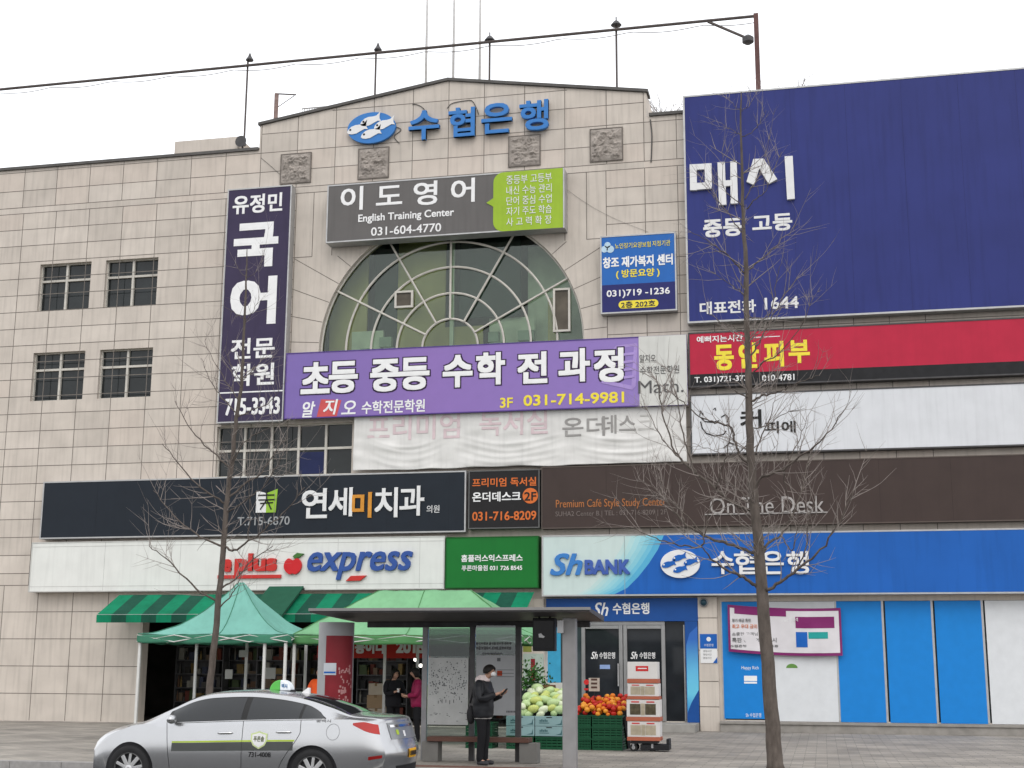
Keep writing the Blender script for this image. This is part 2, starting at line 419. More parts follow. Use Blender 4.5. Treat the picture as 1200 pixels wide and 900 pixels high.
# arched window
M_ag = glass('green_tinted_glass', (.84, .88, .80), .0)
M_mull = mat('cream_window_frame', (.54, .515, .465), .5, .1, 6)
AW = MB().prism([(x, z) for x, z in arch], .21, .222).build('arched_window', M_ag, B)
mb = MB(); yw = .16
def ring(r0, wd):
    pts = [(AC.x-r0*math.cos(math.pi*i/48), yw, AC.z+r0*math.sin(math.pi*i/48)) for i in range(49)]
    if r0 > 1.2 or True: pts = [(pts[0][0], yw, 9.25)]+pts+[(pts[-1][0], yw, 9.25)]
    mb.tube(pts, wd, 6)
for r0 in (AR-.03, AR*.80, AR*.605, AR*.405, AR*.21): ring(r0, .036)
for d in (28, 60, 90, 120, 152):
    c, s_ = math.cos(R(d)), math.sin(R(d)); mb.tube([(AC.x+c*AR*.21, yw-.03, AC.z+s_*AR*.21), (AC.x+c*AR, yw-.03, AC.z+s_*AR)], .034, 6)
mb.build('window_frame', M_mull, AW)
def casement(px0, px1, py0, py1, nm):
    y = .10; a, b = P(px0, py1, y), P(px1, py0, y); f = MB(); w = .06
    for x0, x1, z0, z1 in ((a.x, b.x, b.z-w, b.z), (a.x, b.x, a.z, a.z+w), (a.x, a.x+w, a.z+w, b.z-w), (b.x-w, b.x, a.z+w, b.z-w)): f.box(x0, x1, y, y+.09, z0, z1)
    o = f.build(nm, M_mull, AW)
    MB().box(a.x+w, b.x-w, y+.05, y+.06, a.z+w, b.z-w).build('pane', mat('brown_reflecting_glass', (.10, .085, .065), .1, .3, 3), o)
casement(462, 484, 340, 361, 'opening_light'); casement(648, 668, 337, 389, 'opening_light')
# room behind the arched window; coloured panels imitate reflections in the panes
RM = MB()
RM.cur = 0; RM.box(AC.x-5, AC.x+5, 3.2, 3.3, 8.5, 15.5)
RM.cur = 1; RM.box(AC.x-5, AC.x+5, .45, 3.2, 15.2, 15.3); RM.box(AC.x-5, AC.x+5, .45, 3.2, 9.0, 9.1)
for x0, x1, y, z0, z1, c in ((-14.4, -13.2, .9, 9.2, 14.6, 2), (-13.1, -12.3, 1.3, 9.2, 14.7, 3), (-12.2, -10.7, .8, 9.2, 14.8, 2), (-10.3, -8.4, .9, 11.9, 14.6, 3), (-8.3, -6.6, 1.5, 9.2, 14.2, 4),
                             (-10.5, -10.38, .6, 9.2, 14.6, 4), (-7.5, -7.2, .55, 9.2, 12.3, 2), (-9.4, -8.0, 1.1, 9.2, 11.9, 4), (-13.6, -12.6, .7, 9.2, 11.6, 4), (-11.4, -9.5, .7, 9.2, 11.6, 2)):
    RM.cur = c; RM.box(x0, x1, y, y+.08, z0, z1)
RM.build('room', [mat('room_wall', (.13, .15, .125), .9, .3, .8), mat('room_ceiling', (.3, .34, .31), .9, .2), mat('olive_reflection_panel', (.50, .47, .24), .8, .25, .9, stretch=(1, 1, .3)),
                  mat('teal_reflection_panel', (.035, .065, .06), .8, .25, 1), mat('pale_green_reflection_panel', (.66, .78, .70), .7, .2, 2)], B)
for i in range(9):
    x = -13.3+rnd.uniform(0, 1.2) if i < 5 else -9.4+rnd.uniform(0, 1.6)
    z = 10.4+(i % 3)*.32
    MB().box(x, x+rnd.uniform(.3, .5), .5, .68, z, z+.3).build('carton', mat('pale_reflection_block', (.33, .45, .40), .8, .1), B)  # blocks added to imitate pale patches reflected in the arched glass

# windows: second storey behind the signs and the plain wing at the left
def strip_window(q, cols, zr, glassmat, nm='window'):
    x0, x1 = q[0][0], q[2][0]; z0, z1 = q[0][1], q[1][1]
    o = MB().box(x0, x1, .2, .21, z0, z1).build(nm, glassmat, B)
    f = MB(); w = .035
    for i in range(cols+1):
        x = x0+(x1-x0)*i/cols; f.box(max(x0, x-w), min(x1, x+w), .12, .2, z0, z1)
    for z in [z0, z1]+[z0+(z1-z0)*t for t in zr]: f.box(x0, x1, .13, .199, max(z0, z-w), min(z1, z+w))
    f.build('window_frame', M_mull, o); return o
wo = strip_window(w2, 5, (.52,), M_glassd)
a = P(382, 543, .19); MB().box(a.x-.85, a.x-.02, .17, .195, a.z-.3, a.z+.35).build('window_poster', mat('navy_film', (.012, .018, .07), .3), wo)
for q in wl_: strip_window(q, 2, (.65,), M_glassd)

# shop interiors: one dark hall behind both fronts
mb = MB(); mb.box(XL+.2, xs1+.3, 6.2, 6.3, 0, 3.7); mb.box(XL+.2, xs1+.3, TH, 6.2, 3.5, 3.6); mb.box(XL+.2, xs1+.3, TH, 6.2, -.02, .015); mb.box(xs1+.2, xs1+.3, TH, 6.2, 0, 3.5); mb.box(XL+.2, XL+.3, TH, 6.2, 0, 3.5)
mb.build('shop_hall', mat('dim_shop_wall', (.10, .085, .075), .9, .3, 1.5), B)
# stone pillar between bank door and window
xp0, xp1 = P(817, 760, -.12).x+.04, P(841.5, 760, -.12).x
pl = MB(); 
for z0, z1 in ((0, .62), (.64, 1.28), (1.30, 2.1), (2.12, 2.95), (2.97, 3.53)): pl.box(xp0, xp1, -.12, -.004, z0, z1)
PL = pl.build('pillar', M_stone, B, bev=.006)
MB().box(xp0+.02, xp1-.02, -.11, -.006, .3, 3.5).build('pillar_core', M_joint, B)
mb = MB()
x0, x1 = P(612, 760, -.1).x, P(637, 760, -.1).x
for z0, z1 in ((0, .8), (.82, 1.7), (1.72, 2.6), (2.62, 3.5)): mb.box(x0, x1, -.1, -.004, z0, z1)
mb.build('pillar', M_stone, B, bev=.006)
# sill below the right window, bank platform
mb = MB(); mb.box(xp1+.01, XR, -.22, -.004, .0, .20); mb.box(xp1+.01, XR, -.26, -.004, .204, .27); mb.build('window_plinth', mat('dusty_stone', (.27, .255, .235), .8, .2, 4), B, bev=.005)
MB().box(xb0-.4, xp0-.03, -1.25, .3, .0, .215).build('entrance_step', mat('pale_step_stone', (.30, .29, .27), .8, .15, 4), B, bev=.01)

# bank entrance
by = -.10
D0 = MB(); fz = P(730, 728, by).z
def dpx(px, py): return P(px, py, by)
x_l, x_r, x_e = dpx(683, 760).x, dpx(777, 760).x, dpx(803, 760).x
D0.box(xb0, dpx(640, 700).x+.02, by, .1, fz, 3.5)
def grad_mat(name, stops, axis, a0, a1, var=.05):
    m = bpy.data.materials.new(name); m.use_nodes = True; n, l = m.node_tree.nodes, m.node_tree.links; b = n['Principled BSDF']; b.inputs['Roughness'].default_value = .4
    tc = n.new('ShaderNodeTexCoord'); sp = n.new('ShaderNodeSeparateXYZ'); l.new(tc.outputs['Object'], sp.inputs[0])
    mr = n.new('ShaderNodeMapRange'); mr.inputs[1].default_value = a0; mr.inputs[2].default_value = a1; l.new(sp.outputs[axis], mr.inputs[0])
    cr = n.new('ShaderNodeValToRGB'); e = cr.color_ramp.elements
    while len(e) > 1: e.remove(e[0])
    e[0].position = stops[0][0]; e[0].color = (*stops[0][1], 1)
    for p_, c_ in stops[1:]: q_ = e.new(p_); q_.color = (*c_, 1)
    l.new(mr.outputs[0], cr.inputs[0])
    nz = n.new('ShaderNodeTexNoise'); nz.inputs['Scale'].default_value = 3; l.new(tc.outputs['Object'], nz.inputs[0])
    m2 = n.new('ShaderNodeMapRange'); m2.inputs[3].default_value = 1-var; m2.inputs[4].default_value = 1+var; l.new(nz.outputs[0], m2.inputs[0])
    v = n.new('ShaderNodeVectorMath'); v.operation = 'SCALE'; l.new(cr.outputs[0], v.inputs[0]); l.new(m2.outputs[0], v.inputs['Scale']); l.new(v.outputs[0], b.inputs['Base Color'])
    MATS[name] = m; return m
DS = MB().box(dpx(640, 715).x, dpx(822, 715).x-.02, by, .15, fz, 3.5).build('entrance_fascia', mat('deep_bank_blue', (.012, .07, .27), .4, .06), B)
text('Sh', 704, 714, 18, 16, by, M_wtext, B, bold=.012, shear=.3); text('수협은행', 739.5, 713, 43, 13.5, by, M_wtext, B, bold=.02)
jx0, jx1, jz0, jz1 = x_e, xp0-.02, .22, fz-.005
MB().prism([(jx0, jz1), (jx1, jz1), (jx1, jz0), (jx0+.02, jz0)], by, .15).build('entrance_jamb', mat('deep_bank_blue', (0, 0, 0)), B)
gj = grad_mat('cyan_blue_print', [(0, (.02, .22, .55)), (.25, (.12, .50, .68)), (.55, (.10, .42, .66)), (1, (.012, .11, .43))], 2, .5, 2.4)
MB().prism([(jx0+.03, jz0+.25), (jx0+.03, 2.25), (jx0+.12, 2.55), (jx1-.003, 2.75), (jx1-.003, jz0+.85), (jx1-.2, jz0+.52)], by-.004, by+.05).build('jamb_print', gj, B)
DR = MB().box(x_l+.01, x_e-.01, by+.14, by+.15, .24, fz-.01).build('entrance_door', mat('bank_door_glass', (.02, .023, .027), .05, .3, 1.5), B)
mb = MB(); w = .05
for x in (x_l, (x_l+x_r)/2-.06, (x_l+x_r)/2+.06, x_r): mb.box(x-w, x+w, by+.06, by+.145, .24, fz-.1)
mb.box(x_l-w, x_r+w, by+.05, by+.15, fz-.098, fz-.005); mb.box(x_e-.05, x_e-.012, by+.06, by+.145, .24, fz-.1)
for a_, b_ in ((x_l+.055, (x_l+x_r)/2-.115), ((x_l+x_r)/2+.115, x_r-.055)): mb.box(a_, b_, by+.07, by+.14, .24, .36); mb.box(a_, b_, by+.07, by+.14, fz-.2, fz-.1)
mb.build('door_frame', mat('grey_aluminium_door', (.30, .30, .30), .4, .1, metal=.6), DR, bev=.004)
mb = MB()
for x in ((x_l+x_r)/2-.13, (x_l+x_r)/2+.13):
    mb.tube([(x, by+.0, 1.15), (x, by+.0, 1.75)], .018, 8); mb.tube([(x, by+.0, 1.2), (x, by+.1, 1.2)], .012, 6); mb.tube([(x, by+.0, 1.7), (x, by+.1, 1.7)], .012, 6)
mb.build('door_handle', M_alu, DR)
for cx in (696.5, 743): text('Sh', cx, 768, 8, 8.5, by+.138, M_wtext, DR, bold=.015, shear=.3, depth=.003)
for cx in (711.5, 758.5): text('수협은행', cx, 768, 18.5, 7.5, by+.138, M_wtext, DR, bold=.01, depth=.003)
a, b = dpx(702, 779), dpx(714, 784); MB().box(a.x, b.x, by+.13, by+.139, b.z, a.z).build('door_sticker', mat('pale_blue_sticker', (.25, .35, .6), .5), DR)
# left bank window with posters
BW = MB().box(xb0, x_l-.06, .05, .06, .24, fz-.02).build('bank_window', mat('bank_side_glass', (.05, .07, .075), .08, .3, 2), B)
for px0, px1, py0, py1, c in ((641, 657, 735, 800, (.05, .34, .55)), (641, 662, 800, 835, (.55, .55, .5))):
    a, b = P(px0, py1, .04), P(px1, py0, .04)
    if b.x > a.x: MB().box(a.x, b.x, .035, .045, a.z, b.z).build('window_poster', mat('poster_%d' % py0, c, .5), BW)
# posters on the pillar at the shop corner
for px0, px1, py0, py1, c, nm in ((613, 623, 742, 764, (.25, .27, .06), 'olive_poster'), (613, 637, 766, 812, (.42, .50, .44), 'pale_green_poster'), (622, 627, 772, 798, (.25, .02, .03), 'red_poster')):
    yq = -.104-(.004 if nm[0] == 'r' else 0)
    a, b = P(px0, py1, yq), P(px1, py0, yq); MB().box(a.x, b.x, yq, -.1, a.z, b.z).build('poster', mat(nm, c, .6), B)
# right window: blue graphic, white board
rwy = -.02
RW = MB().box(xr0, 6.6, .12, .13, .3, 3.4).build('bank_window', mat('bank_side_glass', (0, 0, 0)), B)
a, b = P(849, 842, rwy), P(900, 708, rwy); MB().box(a.x, b.x, rwy, .05, a.z, 3.39).build('window_panel', mat('bright_blue_film', (.01, .20, .58), .4, .05), RW)
a2, b2 = P(900, 845, rwy), P(980, 768, rwy); MB().box(a2.x+.012, b2.x, rwy, .05, a2.z, 3.39).build('window_panel', mat('white_board', (.62, .64, .66), .5, .05), RW)
for k in range(4): MB().box(b2.x+.05+k*1.25, b2.x+1.2+k*1.25, rwy, .05, a2.z, 3.39).build('window_panel', mat('bright_blue_film' if k < 3 else 'white_board', (0, 0, 0)), RW)
mb = MB(); w = .03
for x in (xr0+.03, a2.x, b2.x+.025, b2.x+1.225, b2.x+2.475, b2.x+3.725, 6.56): mb.box(x-w, x+w, -.012, .1, .3, 3.4)
mb.build('window_frame', M_alu, RW)
text('Happy Rich', 879, 783, 20, 5, rwy, M_wtext, RW, depth=.004); text('Sh 수협은행', 883, 838, 18, 5, rwy, M_wtext, RW, depth=.004)
a, b = P(872, 798, rwy), P(887, 792, rwy); MB().box(a.x, b.x, rwy-.004, rwy+.01, a.z, b.z).build('card_print', M_wtext, RW)
a, b = P(872, 801, rwy), P(887, 799, rwy); MB().box(a.x, b.x, rwy-.004, rwy+.01, a.z, b.z).build('card_print', M_wtext, RW)
mb = MB(); c = P(928, 781, rwy); mb.prism([(c.x+.15*math.cos(math.pi*i/10), c.z-.04+.11*math.sin(math.pi*i/10)) for i in range(11)], rwy-.005, rwy+.01); mb.build('leaf_print', mat('leaf_green_print', (.12, .26, .06), .5), RW)
# strip of fish-pattern scrap at the foot of the banner
# ------------------------------------------------------------------ signs on the building
class Sign: pass
def board(name, c, y, dep, face, label, cat='sign', group=None, frame=M_alu, fw=.04, xl=None, xr=None, seam=0, seamc=(.05, .05, .05)):
    """c: the four corners seen (tl, tr, br, bl); y: its front plane; a box sign with a frame"""
    q = [P(px, py, y) for px, py in c]
    s = Sign(); s.y = y
    s.x0 = (q[0].x+q[3].x)/2 if xl is None else xl; s.x1 = (q[1].x+q[2].x)/2 if xr is None else xr
    s.z1 = (q[0].z+q[1].z)/2; s.z0 = (q[2].z+q[3].z)/2
    s.t = thing(name, ((s.x0+s.x1)/2, y+dep, s.z0), label, cat, group)
    s.panel = MB().box(s.x0+fw, s.x1-fw, y, y+dep, s.z0+fw, s.z1-fw).build('panel', face, s.t)
    f = MB(); w, yy = fw, y-.012
    f.box(s.x0, s.x1, yy, y+dep-.002, s.z1-w, s.z1); f.box(s.x0, s.x1, yy, y+dep-.002, s.z0, s.z0+w)
    f.box(s.x0, s.x0+w, yy, y+dep-.002, s.z0+w, s.z1-w); f.box(s.x1-w, s.x1, yy, y+dep-.002, s.z0+w, s.z1-w)
    f.build('frame', frame, s.t)
    if seam:
        mb = MB(); x = s.x0+seam
        while x < s.x1-.3: mb.box(x-.004, x+.004, y-.0012, y+.002, s.z0+fw, s.z1-fw); x += seam
        mb.build('panel_seam', mat('seam_'+face.name, tuple(c_*.6 for c_ in seamc), .6), s.t)
    return s
def patch(s, px0, py0, px1, py1, m, name='colour_field', d=.004):
    a, b = P(px0, py1, s.y), P(px1, py0, s.y)
    return MB().box(max(a.x, s.x0), min(b.x, s.x1), s.y-d, s.y+.01, a.z, b.z).build(name, m, s.t)
W, TH1 = M_wtext, -.25
bt = mat('near_white_lettering', (.70, .70, .70), .5, .05)

# 1 plum upright board
s = board('academy_sign', ((263.5, 222), (341, 217), (333, 492.5), (257.5, 497)), -.32, .3, mat('plum_sign_film', (.042, .032, .072), .4, .08, 2, streak=.12), 'tall plum academy sign with huge white Korean letters beside the arched window')
text('유정민', 302, 238.5, 58, 22, s.y, W, s.t, bold=.025); text('국', 300, 287, 52, 52, s.y, W, s.t, bold=.045); text('어', 297, 352.5, 54, 56, s.y, W, s.t, bold=.045)
text('전문', 296.5, 408, 51, 24, s.y, W, s.t, bold=.025); text('학원', 296.5, 439, 50, 26, s.y, W, s.t, bold=.025); text('715-3343', 296, 476, 64, 20, s.y, W, s.t, bold=.03)
a, b = P(262, 460.5, s.y), P(332, 459, s.y); MB().box(s.x0+.04, s.x1-.04, s.y-.005, s.y+.01, a.z-.02, a.z+.02).build('rule_line', W, s.t)
# 2 grey english sign with green bubble
s = board('english_centre_sign', ((383.5, 217), (661.5, 197), (661.5, 267.5), (382.3, 284.3)), -.5, .48, mat('warm_grey_sign', (.125, .118, .115), .45, .06, 2, streak=.1), 'warm grey sign board with a green speech bubble above the arched window')
text('이 도 영 어', 478, 228, 157, 28, s.y, W, s.t, bold=.02); text('English Training Center', 476, 253.5, 112, 11.5, s.y, W, s.t, bold=.02); text('031-604-4770', 476, 269, 82, 10, s.y, W, s.t, bold=.015)
g = []
yb = s.y-.02
zt, zb_ = s.z1-.005, s.z0+.005; xR_ = s.x1-.045; xL_ = P(578, 236, yb).x; zc = (zt+zb_)/2; r_ = .3
for a_ in range(7): t = math.pi/2*a_/6; g.append((xL_+r_-r_*math.sin(t), zt-r_+r_*math.cos(t)))
g += [(xL_, zc+.13), (P(570, 236, yb).x, zc), (xL_, zc-.13)]
for a_ in range(7): t = math.pi/2*a_/6; g.append((xL_+r_-r_*math.cos(t), zb_+r_-r_*math.sin(t)))
g += [(xR_, zb_), (xR_, zt)]
bb = MB().prism(g, yb, s.y+.01).build('speech_bubble', mat('lime_green_sign', (.30, .45, .035), .45, .06, 3, streak=.06), s.t)
for i, tx in enumerate(('중등부 고등부', '내신 수능 관리', '단어 중심 수업', '자기 주도 학습', '사 고 력 확 장')):
    text(tx, 620, 209.5+12.3*i, 53, 10, yb, bt, s.t, bold=.0)
# 3 small blue care centre sign
s = board('care_centre_sign', ((703, 277.2), (792, 271.4), (793.3, 363), (704.3, 368.8)), -.28, .26, mat('strong_blue_sign', (.022, .125, .42), .4, .06, 2, streak=.06), 'small square blue sign with a yellow pill and phone number, right of the arched window')
a = P(750, 332, s.y); MB().box(s.x0+.041, s.x1-.041, s.y-.003, s.y+.01, s.z0+.041, a.z).build('colour_field', mat('navy_field', (.022, .025, .13), .4, .06), s.t)
text('노인장기요양보험', 741.5, 287.3, 42, 6.5, s.y, M_yellow, s.t); text('지정기관', 775, 285, 21, 6.5, s.y, M_yellow, s.t)
text('창조 재가복지 센터', 747.5, 306, 82, 13, s.y, W, s.t, bold=.03); text('( 방문요양 )', 747.5, 320.5, 51, 11, s.y, M_yellow, s.t, bold=.02)
text('031)719 -1236', 748, 343.5, 74, 10, s.y-.003, W, s.t, bold=.02)
a, b = P(725, 362, s.y), P(771.5, 350.5, s.y); r_ = (b.z-a.z)/2; zc = (a.z+b.z)/2
MB().prism([(a.x+r_-r_*math.sin(math.pi*i/12), zc+r_*math.cos(math.pi*i/12)) for i in range(13)]+[(b.x-r_+r_*math.sin(math.pi*i/12), zc-r_*math.cos(math.pi*i/12)) for i in range(13)], s.y-.008, s.y).build('yellow_pill', M_yellow, s.t)
text('2층 202호', 748, 356.3, 40, 7.5, s.y-.008, mat('navy_lettering', (.02, .02, .07)), s.t, bold=.01)
mb = MB(); c = P(712, 290, s.y)
for dx, dz, r_ in ((-.09, -.05, .10), (.08, -.06, .11), (.0, .07, .09)):
    mb.lathe((c.x+dx, s.y+.002, c.z+dz), [(r_*1.0, -.012), (r_*.98, -.004)], 'y', 16)
mb.build('emblem', mat('pale_blue_emblem', (.45, .60, .72)), s.t)
# 4 big navy board
s = board('mathematics_sign', ((799.7, 113), (937, 100.5), (937, 372.5), (806, 379)), -.35, .33, mat('navy_sign_film', (.025, .034, .168), .4, .10, .7, streak=.14), 'huge navy sign board with white block letters at the upper right of the facade', xr=6.9, fw=.05, seam=1.52, seamc=(.03, .036, .155))
yy = s.y
def strokes(rs, d=.09, name='lettering', m=bt):
    mb = MB()
    for r_ in rs:
        pts = [P(px, py, yy) for px, py in r_]; mb.prism([(p.x, p.z) for p in pts], yy-d-.0004*len(mb.v), yy)
    return mb.build(name, m, s.t)
strokes(name='letter', rs=[((808.5, 194), (834, 192.5), (834, 199), (808.5, 200.5)), ((809, 216), (834.5, 214.5), (834.5, 222), (809, 224)), ((808.5, 194), (816.5, 194), (817, 224), (809, 224)), ((826, 193), (834, 192.6), (834.5, 222), (826.6, 222.6)),
         ((841, 191.5), (849.5, 191), (851.5, 241), (843, 241.5)), ((856, 190.5), (863.5, 190), (865, 239.5), (856.5, 240)), ((848, 213), (858, 212.4), (858, 219), (848, 219.6))])
strokes(name='letter', rs=[((883, 187.5), (895, 187), (911, 211), (901, 216.5)), ((883, 187.5), (893, 187.5), (884, 218), (875, 214)), ((919.5, 184.5), (929, 184), (931.5, 234), (922.5, 235))])
text('중등', 847, 267, 46, 21, yy, bt, s.t, bold=.035); text('고등', 905, 261, 47, 20, yy, bt, s.t, bold=.035)
text('대표전화', 853, 360, 66, 15, yy, bt, s.t, bold=.03); text('1644', 916, 355, 40, 14, yy, bt, s.t, bold=.03)
# 5 red clinic sign, 6 white sign
s = board('skin_clinic_sign', ((805.8, 390), (937, 384), (937, 449.5), (808, 454)), -.30, .28, mat('crimson_sign', (.44, .018, .05), .4, .08, 2, streak=.06), 'crimson sign with yellow letters and a black phone strip under the navy board', xr=6.85, frame=M_dsteel)
a = P(870, 436.5, s.y); MB().box(s.x0+.041, s.x1-.041, s.y-.003, s.y+.01, s.z0+.041, a.z).build('colour_field', M_black, s.t)
text('예뻐지는시간', 843.5, 397, 54, 8, s.y, W, s.t, bold=.02); text('동', 848.5, 419, 23, 30, s.y, M_yellow, s.t, bold=.035); text('안', 877.5, 416.5, 24, 30, s.y, M_yellow, s.t, bold=.035)
text('피', 907, 415, 23, 30, s.y, M_yellow, s.t, bold=.035); text('부', 936.5, 412, 25, 27, s.y, M_yellow, s.t, bold=.035)
text('T. 031)721-373', 845, 445, 62, 8.5, s.y-.003, W, s.t, bold=.02); text('010-4781', 912, 442.5, 38, 7.5, s.y-.003, W, s.t, bold=.02)
a, b = P(882, 395.5, s.y), P(914, 394, s.y); MB().box(a.x, b.x, s.y-.004, s.y+.01, a.z-.01, a.z+.012).build('rule_line', bt, s.t)
s = board('white_drawing_sign', ((807.5, 463), (937, 457.5), (937, 530), (810.5, 533)), -.27, .25, mat('bluish_white_panel', (.62, .635, .66), .45, .05, 2, streak=.08), 'white sign with thin black hand drawn lettering under the crimson clinic sign', xr=6.85, frame=M_dsteel)
ink = mat('black_ink', (.02, .02, .02))
def pen(pts, r_=.018):
    q = [P(px, py, s.y-.003) for px, py in pts]; return [(p.x, p.y, p.z) for p in q], r_
mb = MB()
for ln in ([(821, 494), (823, 502), (828, 508), (838, 511), (848, 509), (851, 505)], [(822, 490), (826, 494), (835, 495), (843, 493)], [(836, 480), (838, 478), (839, 481)], [(845, 489), (850, 486), (854, 490), (852, 495)], [(848, 525), (855, 519), (860, 521)],
           [(820, 487), (821, 481), (824, 486)]): mb.tube(*pen(ln), 5)
mb.build('face_drawing', ink, s.t)
text('커', 880, 491, 25, 22, s.y, ink, s.t, bold=.03); text('피에', 914.5, 500.5, 36, 14, s.y, ink, s.t, bold=.03)
# 7 purple maths sign with its white end
pm = grad_mat('purple_sign_print', [(0, (.165, .105, .36)), (.35, (.22, .125, .40)), (.8, (.22, .135, .42)), (1, (.25, .17, .46))], 0, -5.2, 5.2)
s = board('maths_academy_sign', ((335, 414.3), (804.5, 391.5), (806, 472.5), (333, 493)), -.38, .07, pm, 'long purple sign with white outlined Korean letters and a white end, under the arched window', frame=mat('purple_edge', (.10, .06, .24)), fw=.03)
yw_ = s.y
a = P(749, 440, yw_); MB().box(a.x, s.x1-.005, yw_-.014, yw_+.01, s.z0+.005, s.z1-.005).build('white_end', mat('off_white_print', (.58, .58, .55), .45, .06, 2, streak=.08), s.t)
dk = mat('dark_violet_outline', (.035, .02, .05))
for tx, cx, cy, w_, h_ in (('초', 370, 443, 34, 37), ('등', 402.5, 442, 34, 37), ('중', 451.5, 440, 35, 38), ('등', 486, 438, 35, 38), ('수', 536.5, 435, 35, 38), ('학', 575, 432, 34, 38), ('전', 624, 431, 35, 37), ('과', 673, 428, 37, 39), ('정', 713.5, 428, 35, 40)):
    text(tx, cx, cy, w_, h_, yw_, W, s.t, bold=.035, depth=.02, outline=(.036, dk))
a, b = P(371, 491, yw_), P(399, 467, yw_); MB().prism([(a.x, s.z0+.035), (b.x-.1, s.z0+.035), (b.x+.03, b.z-.05), (a.x+.12, b.z)], yw_-.004, yw_+.01).build('red_square', mat('coral_red_print', (.55, .09, .09)), s.t)
text('알', 362, 480, 15, 19, yw_, W, s.t, bold=.02, shear=.2); text('지', 387.5, 477, 17, 18, yw_-.004, W, s.t, bold=.02, shear=.2); text('오', 408.5, 477.5, 17, 16, yw_, W, s.t, bold=.02, shear=.2)
text('수학전문학원', 461, 476.5, 74, 15, yw_, W, s.t, bold=.02); text('3F', 593.5, 472, 15, 12, yw_, M_yellow, s.t, bold=.025); text('031-714-9981', 672.5, 467.5, 118, 13, yw_, M_yellow, s.t, bold=.03)
gh = mat('pale_lilac_print', (.36, .26, .56)); mb = MB()
def ghost(pts):
    q = [P(px, py, yw_-.002) for px, py in pts]; mb.prism([(p.x, p.z) for p in q], yw_-.003-.0003*len(mb.f), yw_+.01)
ghost(((716, 412), (722, 405), (746, 402), (746.5, 405), (723, 408.5), (719, 414))); ghost(((743, 404), (747, 404), (745, 452), (741, 457), (740, 452))); ghost(((741, 452), (741, 457), (705, 449), (705, 445)))
for k in range(4): ghost(((731, 414+9*k), (744, 412.5+9*k), (743.5, 415.5+9*k), (731, 417+9*k)))
mb.build('clipboard_print', gh, s.t)
gy = mat('grey_lettering', (.10, .10, .10)); yq = yw_-.014
text('알지오', 759, 420, 19, 9, yq, gy, s.t); text('수학전문학원', 773, 433.5, 46, 9.5, yq, gy, s.t); text('Math.', 774.5, 453, 53, 15, yq, gy, s.t, bold=.0)
# 8 faded sagging banner
y8 = -.25
q = [P(415.5, 494.5, y8), P(804.5, 477.5, y8), P(804.5, 541, y8), P(413, 551.5, y8)]
bx0, bx1, bz1, bz0 = (q[0].x+q[3].x)/2, (q[1].x+q[2].x)/2, (q[0].z+q[1].z)/2, (q[2].z+q[3].z)/2
T8 = thing('faded_banner', ((bx0+bx1)/2, y8, bz0), 'sagging white banner with faded pink and grey lettering below the purple sign', 'banner')
sw = [(.04, .30), (.30, .66), (.66, .98)]
def sagf(u, v):
    d = 0.0
    for a_, b_ in sw:
        if a_ < u < b_:
            t = (u-a_)/(b_-a_); e = math.sin(math.pi*t)**1.1
            w_ = v+.22*math.sin(math.pi*t)+.03*noise.noise(Vector((u*7, 2, 0)))       # folds hang in swags
            for c_, am, ph in ((.28, .022, 0), (.41, .042, 2), (.55, .024, 4), (.66, .030, 1), (.16, .014, 5)):
                d += am*e*(.6+.6*noise.noise(Vector((u*6, ph*3.3, 0))))*math.exp(-((w_-c_-.04*noise.noise(Vector((u*5, ph, 7))))/.04)**2)
    v = min(v, 1.3)
    d += .02*math.sin(u*60+v*5)*(1-v)*.5+.03*noise.noise(Vector((u*14, v*5, 0)))
    d = max(-.02, d*max(0, min(1, (1.0-v)/.3))); x = bx0+u*(bx1-bx0); z = bz0+v*(bz1-bz0)+(.05*noise.noise(Vector((u*9, 3, 0))) if v < .02 else 0)
    return (x, y8-d, z)
mb = MB(); mb.grid(lambda u, v: sagf(u, v*1.3), 260, 78)
ban = mb.build('cloth', mat('grubby_white_vinyl', (.66, .65, .63), .5, .08, 1.5, streak=.10), T8, smooth=True)
md = ban.modifiers.new('thick', 'SOLIDIFY'); md.thickness = .006
def on_cloth(x, y, z):
    u, v = (x-bx0)/(bx1-bx0), (z-bz0)/(bz1-bz0); return (x, sagf(u, v)[1]+(y-y8)-.006, z)
pk = mat('faded_pink_ink', (.62, .50, .52)); gr2 = mat('faded_grey_ink', (.30, .29, .28)); gr3 = mat('very_faded_grey_ink', (.50, .49, .47))
for tx, cx, cy, w_, h_, mm in (('프리미엄', 485, 500.5, 108, 30, pk), ('독서실', 602, 495, 80, 30, pk), ('온더', 684, 500, 50, 23, gr2), ('데스', 725, 497, 40, 22, gr2), ('크', 757, 495, 18, 18, gr3)):
    text(tx, cx, cy, w_, h_, y8, mm, T8, bold=.015, depth=.004, fn=on_cloth)
